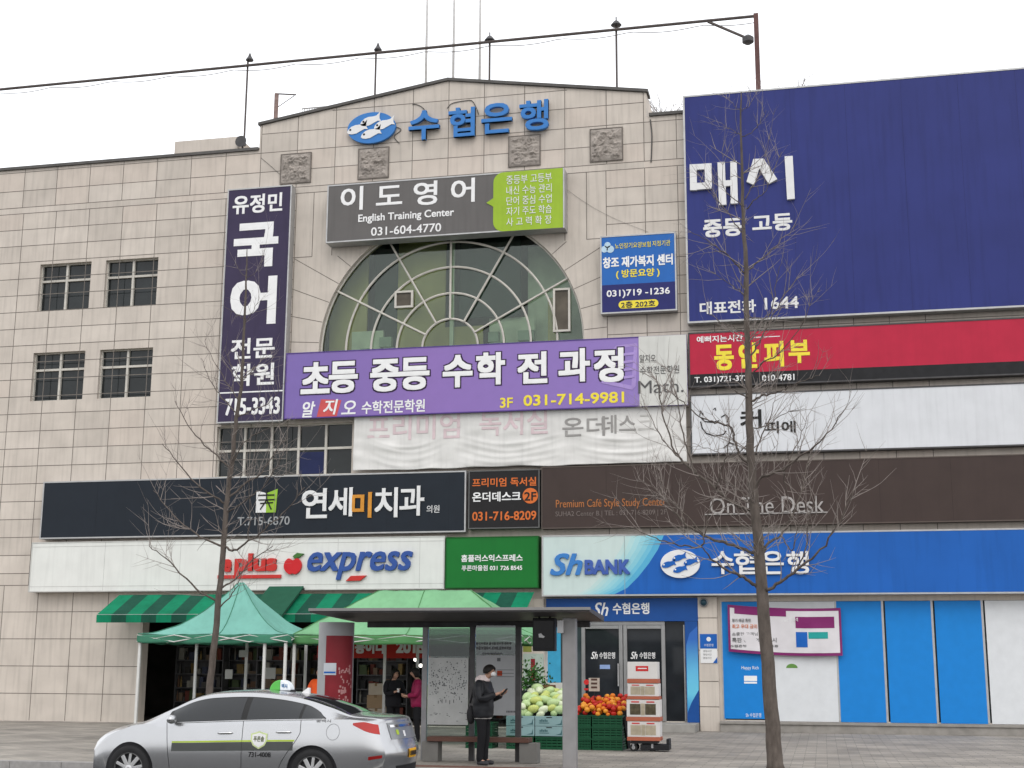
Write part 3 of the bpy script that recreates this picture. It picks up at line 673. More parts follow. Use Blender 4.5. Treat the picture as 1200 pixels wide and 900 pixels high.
# 9 dental sign
s = board('dental_sign', ((262, 558.5), (546, 552), (546, 622.5), (262, 629)), -.34, .33, mat('slate_navy_sign', (.013, .018, .026), .4, .08, 2, streak=.05), 'dark slate dental clinic sign with white letters and one orange letter', xl=-23.0, seam=1.83, seamc=(.02, .025, .035))
yy = s.y; o_ = mat('amber_lettering', (.60, .26, .04))
text('연', 369, 590, 30, 35, yy, bt, s.t, bold=.02, depth=.04); text('세', 399.5, 588.5, 28, 34, yy, bt, s.t, bold=.02, depth=.04); text('미', 424, 592, 24, 30, yy, o_, s.t, bold=.03, depth=.04); text('치', 453, 589, 27, 35, yy, bt, s.t, bold=.02, depth=.04); text('과', 483, 587, 29, 35, yy, bt, s.t, bold=.02, depth=.04)
text('의원', 507.5, 596.5, 15, 9, yy, bt, s.t); text('T.715-6870', 309, 610.5, 61, 10, yy, mat('dull_grey_lettering', (.32, .33, .34)), s.t, bold=.01)
a, b = P(300, 601, yy), P(325, 573, yy); xm_ = (a.x+b.x)/2
MB().prism([(a.x, a.z), (xm_, a.z-.0), (xm_, b.z-.12), (a.x, b.z-.04)], yy-.03, yy).build('logo_half', bt, s.t); MB().prism([(xm_, a.z), (b.x-.02, a.z), (b.x+.02, b.z-.0), (xm_, b.z-.12)], yy-.03, yy).build('logo_half', mat('lime_logo', (.28, .48, .05)), s.t)
mb = MB()
for ln in ([(302.5, 580.5), (322, 580)], [(303, 586), (322, 585.5)], [(305, 590), (320, 589)], [(312.5, 574), (312.5, 586), (305, 597)], [(313, 586), (317, 595), (318, 597)]): mb.tube([P(px, py, yy-.032) for px, py in ln], .022, 5)
mb.build('character_logo', ink, s.t)
# 10, 11 study room signs
s = board('study_room_sign', ((549, 552), (632, 549.5), (632.5, 617), (549, 621.5)), -.34, .33, mat('black_sign_film', (.016, .015, .016), .4, .1), 'small black study room sign with orange and white letters between the dental and brown signs', frame=mat('grey_sign_edge', (.12, .12, .12)), fw=.03)
yy = s.y; text('프리미엄 독서실', 591, 565, 75, 10.5, yy, M_orange, s.t, bold=.02); text('온더데스크', 582, 582, 57, 11.5, yy, W, s.t, bold=.025); text('031-716-8209', 591, 604.5, 75, 10.5, yy, M_orange, s.t, bold=.02)
c = P(621.5, 581, yy); MB().lathe((c.x, yy, c.z), [(.22, -.012), (.22, .0)], 'y', 28).build('orange_disc', M_orange, s.t); text('2F', 621.5, 581.5, 14, 10, yy-.012, ink, s.t, bold=.02)
s = board('study_centre_sign', ((634.5, 548), (937, 538.5), (937, 616.5), (634.5, 618)), -.34, .33, mat('chocolate_brown_sign', (.052, .036, .032), .4, .08, 2, streak=.06), 'long chocolate brown sign with small orange English line, above the bank sign', xr=6.9, frame=mat('brown_sign_edge', (.10, .08, .07)), fw=.03, seam=1.83, seamc=(.05, .035, .03))
yy = s.y; text('Premium Café Style Study Center', 716, 590.5, 129, 12, yy, mat('dim_orange_lettering', (.40, .15, .05)), s.t); text('SUHA2 Center B | TEL : 031-716-8209 | 2F', 716, 602, 130, 7.5, yy, mat('dim_grey_lettering', (.17, .14, .13)), s.t)
text('On The Desk', 899, 592, 134, 20, yy, mat('dim_white_lettering', (.36, .34, .33)), s.t, bold=.0, depth=.03); a, b = P(826, 603, yy), P(970, 601, yy); MB().box(a.x, b.x, yy-.03, yy, a.z-.015, a.z+.015).build('rule_line', MATS['dim_white_lettering'], s.t)
# 12 supermarket sign, 13 green annex
s = board('supermarket_sign', ((262, 631.5), (521, 628.5), (521, 689.5), (262, 693)), -.40, .39, mat('cream_white_sign', (.68, .69, .66), .4, .05, 2, streak=.07), 'cream white supermarket sign with red and blue letters and a red apple', xl=-23.2, frame=mat('cream_edge', (.5, .5, .48)), fw=.03, seam=2.44, seamc=(.6, .6, .58))
yy = s.y; rl = mat('red_letter_plastic', (.52, .035, .03), .4, .05); bl = mat('blue_letter_plastic', (.035, .085, .30), .4, .05)
text('e', 267, 663, 10, 15, yy, rl, s.t, bold=.08, depth=.08); text('plus', 300.5, 662, 49, 27, yy, rl, s.t, bold=.05, depth=.08)
a, b = P(256, 677.5, yy), P(330, 674, yy); mb = MB(); mb.box(a.x, b.x, yy-.07, yy, a.z-.02, a.z+.08); mb.build('red_underline', rl, s.t)
text('express', 422.5, 663, 123, 33, yy, bl, s.t, bold=.022, shear=.28, depth=.08)
q = [P(px, py, yy) for px, py in ((406, 681), (423, 680.5), (430, 674.5), (412, 675))]; MB().prism([(p.x, p.z) for p in q], yy-.07, yy).build('red_swash', rl, s.t)
c = P(344, 663.5, yy); mb = MB(); pts = []
for i in range(48):
    t = 2*math.pi*i/48; rr = .265*(1+.10*math.cos(2*t)*.0); x = rr*math.sin(t)*1.02; z = rr*math.cos(t)
    if z > 0: z -= .10*math.exp(-(x/.09)**2)
    else: x *= 1-.18*(-z/.265)**2; z += .05*math.exp(-(x/.06)**2)
    pts.append((c.x+x, c.z+z))
mb.prism(pts, yy-.09, yy); mb.build('apple', mat('apple_red', (.55, .02, .025), .3, .06), s.t, bev=.02)
q = [P(px, py, yy) for px, py in ((344, 652), (349, 648), (357, 649), (352, 653), (346, 655))]; MB().prism([(p.x, p.z) for p in q], yy-.07, yy).build('apple_leaf', mat('leaf_green', (.06, .16, .04)), s.t)
mb = MB()
for z in (s.z1-.14, s.z0+.16): mb.box(s.x0+.03, s.x1-.03, yy-.004, yy, z-.008, z+.008)
mb.build('panel_groove', mat('cream_edge', (0, 0, 0)), s.t)
s = board('branch_sign', ((522, 630), (631, 627.5), (631, 688.5), (522, 690)), -.40, .39, mat('supermarket_green', (.008, .15, .025), .4, .06, 2, streak=.05), 'green branch sign with two small lines of white Korean text', frame=mat('green_edge', (.01, .10, .02)), fw=.03)
text('홈플러스익스프레스', 576.5, 654, 72, 8.5, s.y, W, s.t, bold=.025); text('푸른마을점 031 726 8545', 576.5, 665.5, 71, 6.5, s.y, W, s.t, bold=.02)
# 14 bank sign
s = board('bank_sign', ((635, 626.5), (937, 624), (937, 698), (635, 698)), -.42, .41, mat('mint_white_panel', (.52, .62, .60), .4, .04, 2, streak=.05), 'wide bank sign, mint white turning to blue, with a white fish emblem', xr=7.0)
yy = s.y; cur = [(720, 698), (735, 689), (748, 676), (760, 661), (771, 644), (778, 626)]
def curve_poly(off, m, d, nm):
    p = [P(px+off, py, yy) for px, py in cur]; pts = [(max(q_.x, s.x0), min(max(q_.z, s.z0+.045), s.z1-.045)) for q_ in p]
    return MB().prism(pts+[(s.x1-.045, s.z1-.045), (s.x1-.045, s.z0+.045)], yy-d, yy+.01).build(nm, m, s.t)
for k, (off, c_) in enumerate(((-44, (.46, .62, .61)), (-38, (.40, .61, .62)), (-32, (.34, .59, .63)), (-26, (.28, .56, .63)), (-20, (.22, .52, .62)), (-14, (.15, .46, .61)), (-8, (.09, .38, .58)))): curve_poly(off, mat('mint_band_%d' % k, c_, .4, .03), .001+.0008*k, 'wave_band')
curve_poly(0, M_blue, .008, 'blue_field')
text('Sh', 664, 661.5, 38, 26, yy, M_bluetx, s.t, bold=.03, shear=.3, depth=.06); text('BANK', 712, 664.5, 53, 17.5, yy, mat('violet_blue_letters', (.055, .11, .38)), s.t, bold=.05, depth=.06)
def fish(mb, cx, cz, L, y, ang=.22):
    pts = [(-.50, -.02), (-.42, .09), (-.25, .19), (-.05, .21), (.15, .17), (.30, .17), (.50, .30), (.42, .12), (.40, 0), (.44, -.14), (.30, -.08), (.12, -.12), (-.10, -.18), (-.30, -.16), (-.44, -.10)]
    ca, sa = math.cos(ang), math.sin(ang)
    mb.prism([(cx+L*(a_*ca-b_*sa), cz+L*(a_*sa+b_*ca)) for a_, b_ in pts], y-.02, y); return (cx+L*(-.33*ca-.06*sa), cz+L*(-.33*sa+.06*ca))
def emblem(t, cx, cy, w_, h_, y, base, fishm, eye, fl=.92):
    a, b = P(cx-w_/2, cy, y), P(cx+w_/2, cy, y); tq, bq = P(cx, cy-h_/2, y), P(cx, cy+h_/2, y); rx, rz = (b.x-a.x)/2, (tq.z-bq.z)/2; ox, oz = (a.x+b.x)/2, (tq.z+bq.z)/2
    o = MB().prism([(ox+rx*math.cos(2*math.pi*i/64), oz+rz*math.sin(2*math.pi*i/64)) for i in range(64)], y-.10, y-.0).build('emblem', base, t, bev=.012)
    mb = MB(); e = MB()
    for fx, fz_ in ((-.02, .42), (.56, .12), (-.56, -.04), (.02, -.40)):
        ex, ez = fish(mb, ox+fx*rx, oz+fz_*rz, rx*fl, y-.102); e.lathe((ex, y-.128, ez), [(rx*.045, 0), (rx*.045, .008)], 'y', 10)
    mb.build('fish', fishm, o); e.build('fish_eye', eye, o)
emblem(s.t, 797.5, 661, 46, 33, yy-.0, bt, M_blue, bt, .78)
for tx, cx, w_ in (('수', 847, 26), ('협', 874.5, 28), ('은', 905.5, 26), ('행', 935, 26)): text(tx, cx, 659.5, w_, 27, yy-.008, bt, s.t, bold=.02, depth=.06)
mb = MB(); a = P(732, 660, yy); mb.box(a.x-.006, a.x+.006, yy-.009, yy, s.z0+.04, s.z1-.04); mb.build('panel_seam', mat('seam_grey', (.3, .36, .36)), s.t)
# 15 letters fixed on the gable
gp = P(525, 140, -.1); T = thing('gable_letters', (gp.x, -.0, gp.z-1), 'raised blue bank letters and oval fish emblem fixed on the stone gable', 'lettering')
emblem(T, 436.5, 151, 56, 36, -.06, M_bluetx, bt, ink)
for tx, cx, cy, w_, h_ in (('수', 498, 148, 36, 34), ('협', 542, 144.5, 31, 34), ('은', 583, 140, 36, 35), ('행', 626.5, 136.5, 34, 35)): text(tx, cx, cy, w_, h_, -.08, M_bluetx, T, bold=.022, depth=.12, name='letter')
# loose cables on the stone
CB = iter(['short cable hooking off the right of the first blue gable letter', 'long cable looping over the second blue gable letter', 'cable kinked to the right of the oval fish emblem', 'thick cable hanging down the right end of the gable', 'thin cable stretched from the green bubble sign to the small blue sign', 'thin cable slanting to the leftmost relief stone'])
def cable(pts, r_=.012):
    q_ = smooth_line([P(px, py, -.02) for px, py in pts], 5); tag(MB().tube(q_, r_, 5).build('loose_cable', mat('cable_grey', (.10, .095, .09)), None, org=q_[0]), next(CB), 'cable', 'loose cables on the gable')
cable([(483, 122), (490, 123), (497, 128), (500, 136)]); cable([(524, 127), (530, 121), (545, 118), (553, 118), (558, 126), (561, 134)]); cable([(462, 148), (470, 152), (462, 160), (468, 168)]); cable([(762, 140), (764, 160), (763, 190)], .02); cable([(664, 222), (690, 240), (720, 256), (760, 272)], .0035); cable([(306, 185), (320, 197), (331, 207)], .006)
# plaque, banner at the bank window
a, b = P(821, 777, -.125), P(840, 743, -.125); T = thing('bank_plaque', ((a.x+b.x)/2, -.12, a.z), 'small blue and white plaque on the stone pillar right of the bank door', 'plaque')
zm_ = P(830, 760, -.13).z; MB().box(a.x, b.x, -.14, -.122, zm_, b.z).build('blue_panel', M_blue, T); MB().box(a.x, b.x, -.14, -.122, a.z, zm_-.004).build('white_panel', bt, T)
q0 = P(830.5, 749, -.14); MB().lathe((q0.x, -.14, q0.z), [(.06, -.004), (.06, 0)], 'y', 16).build('emblem', bt, T); text('수협은행', 830.5, 756, 11, 3, -.14, bt, T, depth=.003)
for k in range(3): text('영업시간', 829, 763+4*k, 10, 2.4, -.14, gy, T, depth=.003)
MB().prism([(b.x-.12, a.z), (b.x, a.z), (b.x, a.z+.16)], -.143, -.139).build('blue_corner', M_blue, T)
yb = -.16; q = [P(852.5, 708.5, yb), P(942, 714, yb), P(942, 766, yb), P(852.5, 763.5, yb)]
T = thing('promotion_banner', (q[0].x, yb, q[3].z), 'white promotional banner with purple border strung across the bank window', 'banner')
BX1 = q[1].x+.95
def bsag(u, v): return (q[0].x+u*(BX1-q[0].x), yb-.02*math.sin(u*9+v*3)-.015*noise.noise(Vector((u*8, v*4, 1))), q[3].z+v*(q[0].z-q[3].z)-.05*math.sin(math.pi*u)-.10*u)
MB().grid(bsag, 60, 16).build('border', mat('magenta_purple_print', (.19, .02, .12), .5, .05), T, smooth=True)
def bin_(u, v):
    p = bsag(.02+u*.96, .06+v*.88); return (p[0], p[1]-.006, p[2])
MB().grid(bin_, 60, 14).build('white_field', mat('banner_white', (.62, .60, .62), .5, .05), T, smooth=True)
def bpatch(u0, u1, v0, v1, m, nm='printed_block'):
    def f2(u, v):
        p = bsag(u0+u*(u1-u0), v0+v*(v1-v0)); return (p[0], p[1]-.012, p[2])
    return MB().grid(f2, 12, 4).build(nm, m, T)
bpatch(.06, .52, .82, .95, MATS['magenta_purple_print']); bpatch(.60, .94, .58, .82, MATS['magenta_purple_print']); bpatch(.60, .70, .18, .50, M_blue); bpatch(.71, .88, .36, .50, mat('teal_print', (.02, .30, .28)))
def onb(x, y, z): return (x, bsag((x-q[0].x)/(BX1-q[0].x), .5)[1]-.016+(y-(yb-.0)), z)
for tx, cx, cy, w_, h_, mm in (('정기 예금 특판', 869, 727, 22, 4, gy), ('최고 우대 금리 제공', 878, 734, 40, 5, M_orange), ('소중한 고객님', 873, 743, 30, 4, gy), ('특판 통장 Plan. 출시', 884, 750, 52, 5.5, gy), ('수협은행 인터넷 스마트폰', 884, 757, 56, 3, gy), ('수협은행 고객', 925, 726, 20, 5, bt)):
    text(tx, cx, cy, w_, h_, yb, mm, T, bold=.01, depth=.004, fn=onb)
# camera dome on the pillar
c = P(824.5, 706, -.2); T = thing('security_camera', (c.x, -.12, c.z), 'round grey dome security camera at the top of the stone pillar', 'camera')
MB().lathe((c.x, -.12, c.z), [(.12, 0), (.12, -.05), (.10, -.08)], 'y', 20).build('base', M_steel, T, smooth=False); MB().ell((c.x, -.2, c.z), .09, .07, .09).build('dome', mat('smoked_dome', (.02, .05, .07), .1), T, smooth=True)
# ------------------------------------------------------------------ on the roof
M_pole = mat('weathered_dark_pole', (.10, .085, .08), .6, .2, 5)
M_pale = mat('pale_pole', (.52, .51, .50), .5, .1, 5)
yr = .9
zt = lambda px, py: P(px, py, yr)
for k, (px, py, lamp) in enumerate(((291, 62, 1), (441, 50, 1), (574, 38, 2), (722, 20, 2))):
    p = P(px, py, yr); T = thing('floodlight_pole', (p.x, yr, zsh), ['leftmost thin roof pole with a small lamp, clear of the gable', 'thin roof pole with a small lamp above the left slope of the gable', 'roof pole with a mushroom lamp just right of the white flagpoles', 'tallest roof pole with a pointed lamp above the right end of the gable'][k], 'lamp pole', 'lamp poles along the roof edge')
    MB().tube([(p.x, yr, zsh-.4), (p.x, yr, p.z-.25)], .034, 8).build('pole', M_pole, T)
    h = MB()
    if lamp == 1: h.lathe((p.x+.06, yr, p.z-.3), [(.04, 0), (.12, .02), (.13, .05), (.06, .16), (.02, .28)], 'z', 14)
    else: h.lathe((p.x, yr, p.z-.32), [(.03, 0), (.14, .02), (.17, .05), (.08, .17), (.02, .21), (.02, .32)], 'z', 14)
    h.build('lamp_head', M_dsteel, T)
a, b = P(262, 79, yr), P(884, 20, yr); zc = (a.z+b.z)/2
T = thing('roof_rail', (b.x, yr, zsh), 'long dark pipe frame running high above the roof with a stout end post', 'rail')
MB().tube([(-31, yr-.08, zc-.06), (b.x, yr-.08, zc-.02)], .048, 8).build('rail', M_pole, T)
pts = []
for i in range(140):
    x = -31+(b.x+31)*i/139; pts.append((x, yr-.1, zc-.16-.10*abs(math.sin(i*.31))))
MB().tube(pts, .012, 4).build('cable', M_pole, T)
MB().box(b.x-.02, b.x+.12, yr-.14, yr, zsh-.3, zc+.05).build('end_post', mat('rusty_post', (.13, .07, .065), .7, .25, 5), T)
a = P(830, 27, yr); b2 = P(878, 47, yr); MB().tube([(a.x, yr-.07, zc-.05), (b2.x, yr-.07, b2.z)], .045, 6).build('brace', M_pole, T)
MB().lathe((b2.x-.03, yr-.2, b2.z-.22), [(.08, 0), (.17, .06), (.17, .2), (.07, .28)], 'z', 12).build('floodlight', M_dsteel, T)
for k, px in enumerate((499, 531, 562)):
    p = P(px, 95, 1.6); T = MB().tube([(p.x, 1.6, zsh), (p.x, 1.6, zsh+4), (p.x, 1.6, zsh+7.5)], [.05, .042, .03], 8).build('flagpole', M_pale, None, org=(p.x, 1.6, zsh), smooth=True)
    tag(T, ['left one of three bare white flagpoles behind the gable peak', 'middle one of three bare white flagpoles behind the gable peak', 'right one of three bare white flagpoles behind the gable peak'][k], 'flagpole', 'flagpoles on the roof')
p = P(323, 140, 1.2); T = thing('roof_antenna', (p.x, 1.2, zsh), 'short striped mast with a thin horizontal arm at the left shoulder of the gable', 'antenna')
mt = P(323, 110, 1.2).z; MB().tube([(p.x, 1.2, zsh-.2), (p.x, 1.2, mt)], .075, 8).build('mast', mat('striped_mast', (.24, .17, .155), .7, .3, 3, stretch=(1, 1, 4)), T)
MB().tube([(p.x, 1.2, mt), (P(347, 111, 1.2).x, 1.2, P(347, 111, 1.2).z)], .025, 5).tube([(p.x, 1.2, mt-.5), (P(345, 112, 1.2).x, 1.2, P(345, 112, 1.2).z)], .014, 5).build('arm', M_pole, T)
p = P(281, 172, -.0); T = thing('roof_speaker', (p.x, .2, zsh+.09), 'small dark horn on the left roof shoulder', 'loudspeaker')
MB().tube([(p.x, .2, zsh+.09), (p.x, .2, zsh+.32)], .03, 6).build('stand', M_pole, T); MB().lathe((p.x, .05, zsh+.38), [(.19, 0), (.12, .12), (.06, .3)], 'y', 14).build('horn', M_dsteel, T)
p = P(355, 130, 2.5); T = MB(); 
x0, x1 = P(354, 130, 2.5).x, P(392, 128, 2.5).x; z0, z1 = P(370, 134, 2.5).z, P(370, 126, 2.5).z
for z in (z0, z1): T.tube([(x0, 2.5, z), (x1, 2.5, z)], .025, 5)
for i in range(14): T.tube([(x0+(x1-x0)*i/13, 2.5, zsh), (x0+(x1-x0)*i/13, 2.5, z1)], .014, 4)
tag(T.build('roof_railing', M_alu, None, org=(x0, 2.5, zsh)), 'low wire railing just showing above the left gable slope', 'railing')

# ------------------------------------------------------------------ bare trees
BARK = mat('grey_brown_bark', (.115, .096, .083), .9, .30, 14, bump=.8, stretch=(1, 1, .35))
TWIG = mat('pale_twig_bark', (.27, .235, .215), .9, .25, 8)
def wob(pts, a, rn): return [p+Vector((rn.uniform(-a, a), rn.uniform(-a, a), rn.uniform(-a, a))) if 0 < i < len(pts)-1 else p for i, p in enumerate(pts)]
def grow(mb, p, d, L, r, depth, rn):
    n = max(3, int(L/.12)); pts = [p]; d = d.normalized()
    bend = Vector((rn.uniform(-.5, .5), rn.uniform(-.5, .5), rn.uniform(.2, .8)))
    for i in range(n):
        d = (d+bend*.10+Vector((rn.gauss(0, .07), rn.gauss(0, .07), rn.gauss(0, .05)))).normalized(); pts.append(pts[-1]+d*L/n)
    mb.tube(pts, [r*(1-.75*i/n) for i in range(n+1)], 4 if r < .012 else 6, cap=False)
    if depth > 0:
        for k in range(rn.randint(2, 4)):
            i = rn.randint(max(1, n//4), n-1); a = rn.uniform(0, 2*math.pi)
            side = d.cross(Vector((math.cos(a), math.sin(a), .3))).normalized()
            grow(mb, pts[i], (pts[i]-pts[i-1]).normalized()*.8+side*.8+Vector((0, 0, .15)), L*rn.uniform(.35, .65), r*.55, depth-1, rn)
def tree(name, label, Y0, trunk, tw, branches, seed, extra=()):
    rn = random.Random(seed)
    base = [P(px, py, Y0) for px, py in trunk]; b0 = Vector((base[0].x, Y0, 0)) if base[0].z > .02 else base[0]
    T = thing(name, (base[0].x, Y0, 0), label, 'tree', 'bare street trees')
    pts = smooth_line(base, 5); m = len(pts); rr = []
    for i in range(m):
        t = i/(m-1)*(len(tw)-1); k = min(int(t), len(tw)-2); rr.append((tw[k]+(tw[k+1]-tw[k])*(t-k)))
    rr[0] *= 1.25
    MB().tube(wob(pts, .012, rn), rr, 14).build('trunk', BARK, T, smooth=True)
    thick = MB(); thin = MB(); thin.cur = 1
    for br, r0, dy in branches:
        q = []
        for i, (px, py) in enumerate(br): q.append(P(px, py, Y0+dy*(i/(len(br)-1))))
        s_ = wob(smooth_line(q, 5), .02, rn); n = len(s_); r0 = r0*.8
        thick.tube(s_, [r0*(1-.72*i/(n-1)) for i in range(n)], 7, cap=True)
        tot = sum((s_[i+1]-s_[i]).length for i in range(n-1))
        for k in range(int(tot*5.2)+3):
            i = rn.randint(n//5, n-1); a = rn.uniform(0, 2*math.pi); d = (s_[i]-s_[i-1]).normalized()
            side = d.cross(Vector((math.cos(a), math.sin(a), .4))).normalized()
            grow(thin, s_[i], d*.7+side*.75+Vector((0, 0, .25)), rn.uniform(.3, 1.05), r0*.23*(1-.4*i/n)+.0026, 1 if rn.random() < .65 else 0, rn)
    for (px, py), n in extra:
        p = P(px, py, Y0)
        for k in range(n):
            a = rn.uniform(0, 2*math.pi); grow(thin, p+Vector((0, 0, rn.uniform(-.25, .25))), Vector((math.cos(a), math.sin(a), .55)), rn.uniform(.3, .9), .011, 1, rn)
    thick.add(thin.v, []); k_ = len(thick.v)-len(thin.v)
    thick.f += [[k_+i for i in f] for f in thin.f]; thick.mi += [1]*len(thin.f); thick.build('crown', [BARK, TWIG], T, smooth=True)
    return T
RT = [(909, 905), (904, 830), (893, 690), (885, 600), (880, 540), (878, 470), (876, 400), (874, 320), (871, 250), (869, 180), (868.5, 108)]
pm_ = 24.5/1600
tree('street_tree', 'tall bare street tree on the pavement in front of the bank posters', -13.6, RT, [w_*pm_/2 for w_ in (18.5, 16, 13.2, 11, 9.4, 8.2, 7, 5.6, 4.2, 2.9, 1.3)], [
    ([(887, 688), (871, 676), (854, 670), (836, 657), (822, 641)], .040, -.8), ([(822, 641), (825, 630), (832, 598), (836, 584)], .022, -.2), ([(822, 641), (803, 640), (784, 635.5), (758, 627), (742, 618)], .020, -.5),
    ([(888, 652), (879, 646), (847, 635.5), (825, 627), (802, 612), (788, 596), (775, 582), (764, 578)], .040, .8), ([(802, 612), (796, 596), (778, 570), (760, 548)], .016, .3), ([(825, 627), (800, 600), (770, 575), (748, 562)], .016, .3),
    ([(884, 600), (868, 593), (854, 586), (839.5, 573), (816, 555.5), (799, 538), (788, 523), (777, 485), (769, 440)], .045, 1.0), ([(816, 555), (806, 530), (798, 495), (790, 455), (782, 430)], .022, .6), ([(839.5, 573), (845, 552), (852, 530), (858, 500)], .022, -.4), ([(799, 538), (780, 520), (765, 495), (752, 465)], .016, .3),
    ([(893, 692), (902, 690), (921, 676), (935, 667), (962, 645), (985, 610), (1000, 575)], .042, -.6), ([(890, 655), (901, 636), (915, 628), (930, 600), (942, 565), (950, 530)], .034, .7), ([(935, 667), (945, 640), (948, 610), (956, 580)], .018, -.2), ([(915, 628), (928, 645), (934, 622), (936, 590)], .016, -.3),
    ([(884, 580), (890, 562), (918, 550), (937, 534), (965, 515), (985, 485)], .036, -.6), ([(918, 550), (921, 575), (925, 610)], .016, .3), ([(880, 540), (889, 520), (900, 495), (908, 470)], .022, .6), ([(918, 550), (935, 520), (945, 490)], .016, .3),
    ([(879, 472), (892, 464), (906, 461), (921, 455), (938, 448), (960, 440)], .026, -.5), ([(877, 420), (885, 410), (894, 394), (905, 370), (920, 345), (935, 325)], .024, .5), ([(878, 466), (868, 462), (855, 455), (840, 448)], .018, -.5),
    ([(877, 545), (866, 532), (860, 512), (855, 500), (838, 495), (824.5, 491), (800, 472), (788, 460)], .030, -.7), ([(880, 590), (862, 570), (845, 562), (825, 560), (790, 568)], .02, .8),
    ([(876, 322), (858, 305), (845, 294), (832, 284), (810, 272)], .020, -.4), ([(876, 318), (886, 308), (897, 300), (916, 281), (935, 262)], .020, .5), ([(873, 276), (862, 262), (852, 249), (834, 229), (819, 210)], .016, .4), ([(872, 242), (860, 232), (848, 220), (846, 178)], .014, -.3),
    ([(873, 234), (882, 218), (890, 200), (903, 158)], .015, .3), ([(874, 245), (886, 233), (897, 223), (916, 178)], .015, -.3), ([(870, 160), (858, 152), (845, 144)], .010, .2), ([(870, 160), (882, 154), (890, 145), (898, 129)], .010, -.2), ([(869, 129), (861, 124), (853, 115)], .007, .1), ([(869, 130), (877, 124), (885, 113)], .007, -.1),
    ([(877, 370), (890, 374), (903, 366), (910, 330), (916, 306)], .016, -.4), ([(877, 392), (862, 384), (846, 378), (825, 362)], .014, .3), ([(876, 350), (866, 340), (850, 330), (834, 318)], .012, -.3), ([(879, 440), (895, 425), (915, 412), (940, 380), (952, 350)], .018, -.5),
    ([(878, 500), (895, 500), (920, 485), (945, 480)], .015, .3), ([(879, 520), (860, 535), (842, 530), (815, 520)], .014, .5)], 11,
    extra=(((878, 470), 9), ((880, 540), 12), ((876, 400), 8), ((884, 600), 14), ((888, 640), 14), ((874, 330), 6), ((872, 270), 5), ((870, 200), 4)))
LT = [(238, 905), (247, 800), (255, 715), (263, 631), (266, 585), (271, 545), (277, 490), (283, 447), (285.5, 395), (288.5, 330), (289.5, 292)]
tree('street_tree', 'slender bare street tree against the tall plum sign', -13.8, LT, [w_*pm_/2 for w_ in (9.5, 8.5, 7.5, 6.8, 6.2, 5.8, 5, 4.2, 3.4, 2.3, 1)], [
    ([(262, 640), (275, 645), (291, 634), (311, 620), (335, 598), (357, 571)], .030, -.5), ([(291, 634), (293, 600), (292, 565), (288, 552)], .014, .3), ([(266, 585), (285, 568), (305, 556), (316, 540), (328, 522), (336, 512)], .026, .4), ([(268, 600), (290, 585), (309, 570), (325, 545), (330, 535)], .018, -.4),
    ([(309, 560), (320, 558), (333, 556), (344, 548)], .012, -.2), ([(258, 690), (279, 676), (296, 655), (320, 640)], .024, .5), ([(256, 715), (268, 700), (276, 690), (284, 672)], .02, -.3), ([(272, 545), (285, 520), (302, 508), (318, 500), (330, 498)], .016, .3), ([(277, 490), (296, 480), (318, 470), (330, 452)], .016, -.3),
    ([(278, 485), (262, 468), (248, 450), (236, 420)], .018, .3), ([(283, 447), (272, 430), (262, 410)], .012, -.2), ([(284, 445), (298, 432), (312, 415)], .012, .2), ([(286, 375), (274, 366), (262, 358)], .010, .2), ([(286, 380), (296, 366), (304, 350)], .010, -.2), ([(288.5, 325), (280, 316), (275, 306)], .007, .1), ([(288.5, 325), (299, 320), (306, 310)], .007, -.1),
    ([(270, 548), (250, 530), (225, 505), (205, 470)], .024, .4), ([(265, 590), (240, 575), (215, 550), (190, 520)], .026, -.5), ([(262, 640), (235, 630), (205, 605), (180, 575)], .028, .5), ([(256, 705), (230, 690), (200, 660), (175, 640)], .028, -.4), ([(280, 470), (260, 440), (240, 400)], .015, .3)], 23, extra=(((271, 545), 6), ((266, 585), 8), ((283, 447), 4), ((263, 631), 6)))
# bare tops of trees on the slope behind the building
def far_tree(px, py_top, py_b, w_, lab, seed, Y=16.0):
    rn = random.Random(seed); p = P(px, py_b, Y); t = P(px, py_top, Y); T = thing('bare_tree', (p.x, Y, 0), lab, 'tree', 'bare trees behind the building')
    MB().tube([(p.x, Y, 0), (p.x+.1, Y, p.z*.6), (p.x, Y, p.z), (p.x, Y, p.z+.2)], [.25, .2, .08, .02], 8).build('trunk', BARK, T)
    mb = MB(); H = t.z-p.z
    for k in range(34):
        z = p.z-1.0+rn.random()*H*.75; a = rn.uniform(0, 2*math.pi); grow(mb, Vector((p.x, Y, z)), Vector((math.cos(a)*.9, math.sin(a)*.9, .9)), rn.uniform(.5, 1)*w_, .02, 2, rn)
    mb.build('crown', TWIG, T)
far_tree(780, 100, 150, 1.5, 'pale bare tree top showing between the gable and the navy sign', 3); far_tree(934, 70, 120, 1.0, 'bare tree tip at the far right above the navy sign', 5); far_tree(700, 92, 140, .8, 'faint bare tree tip just above the right gable slope', 8)

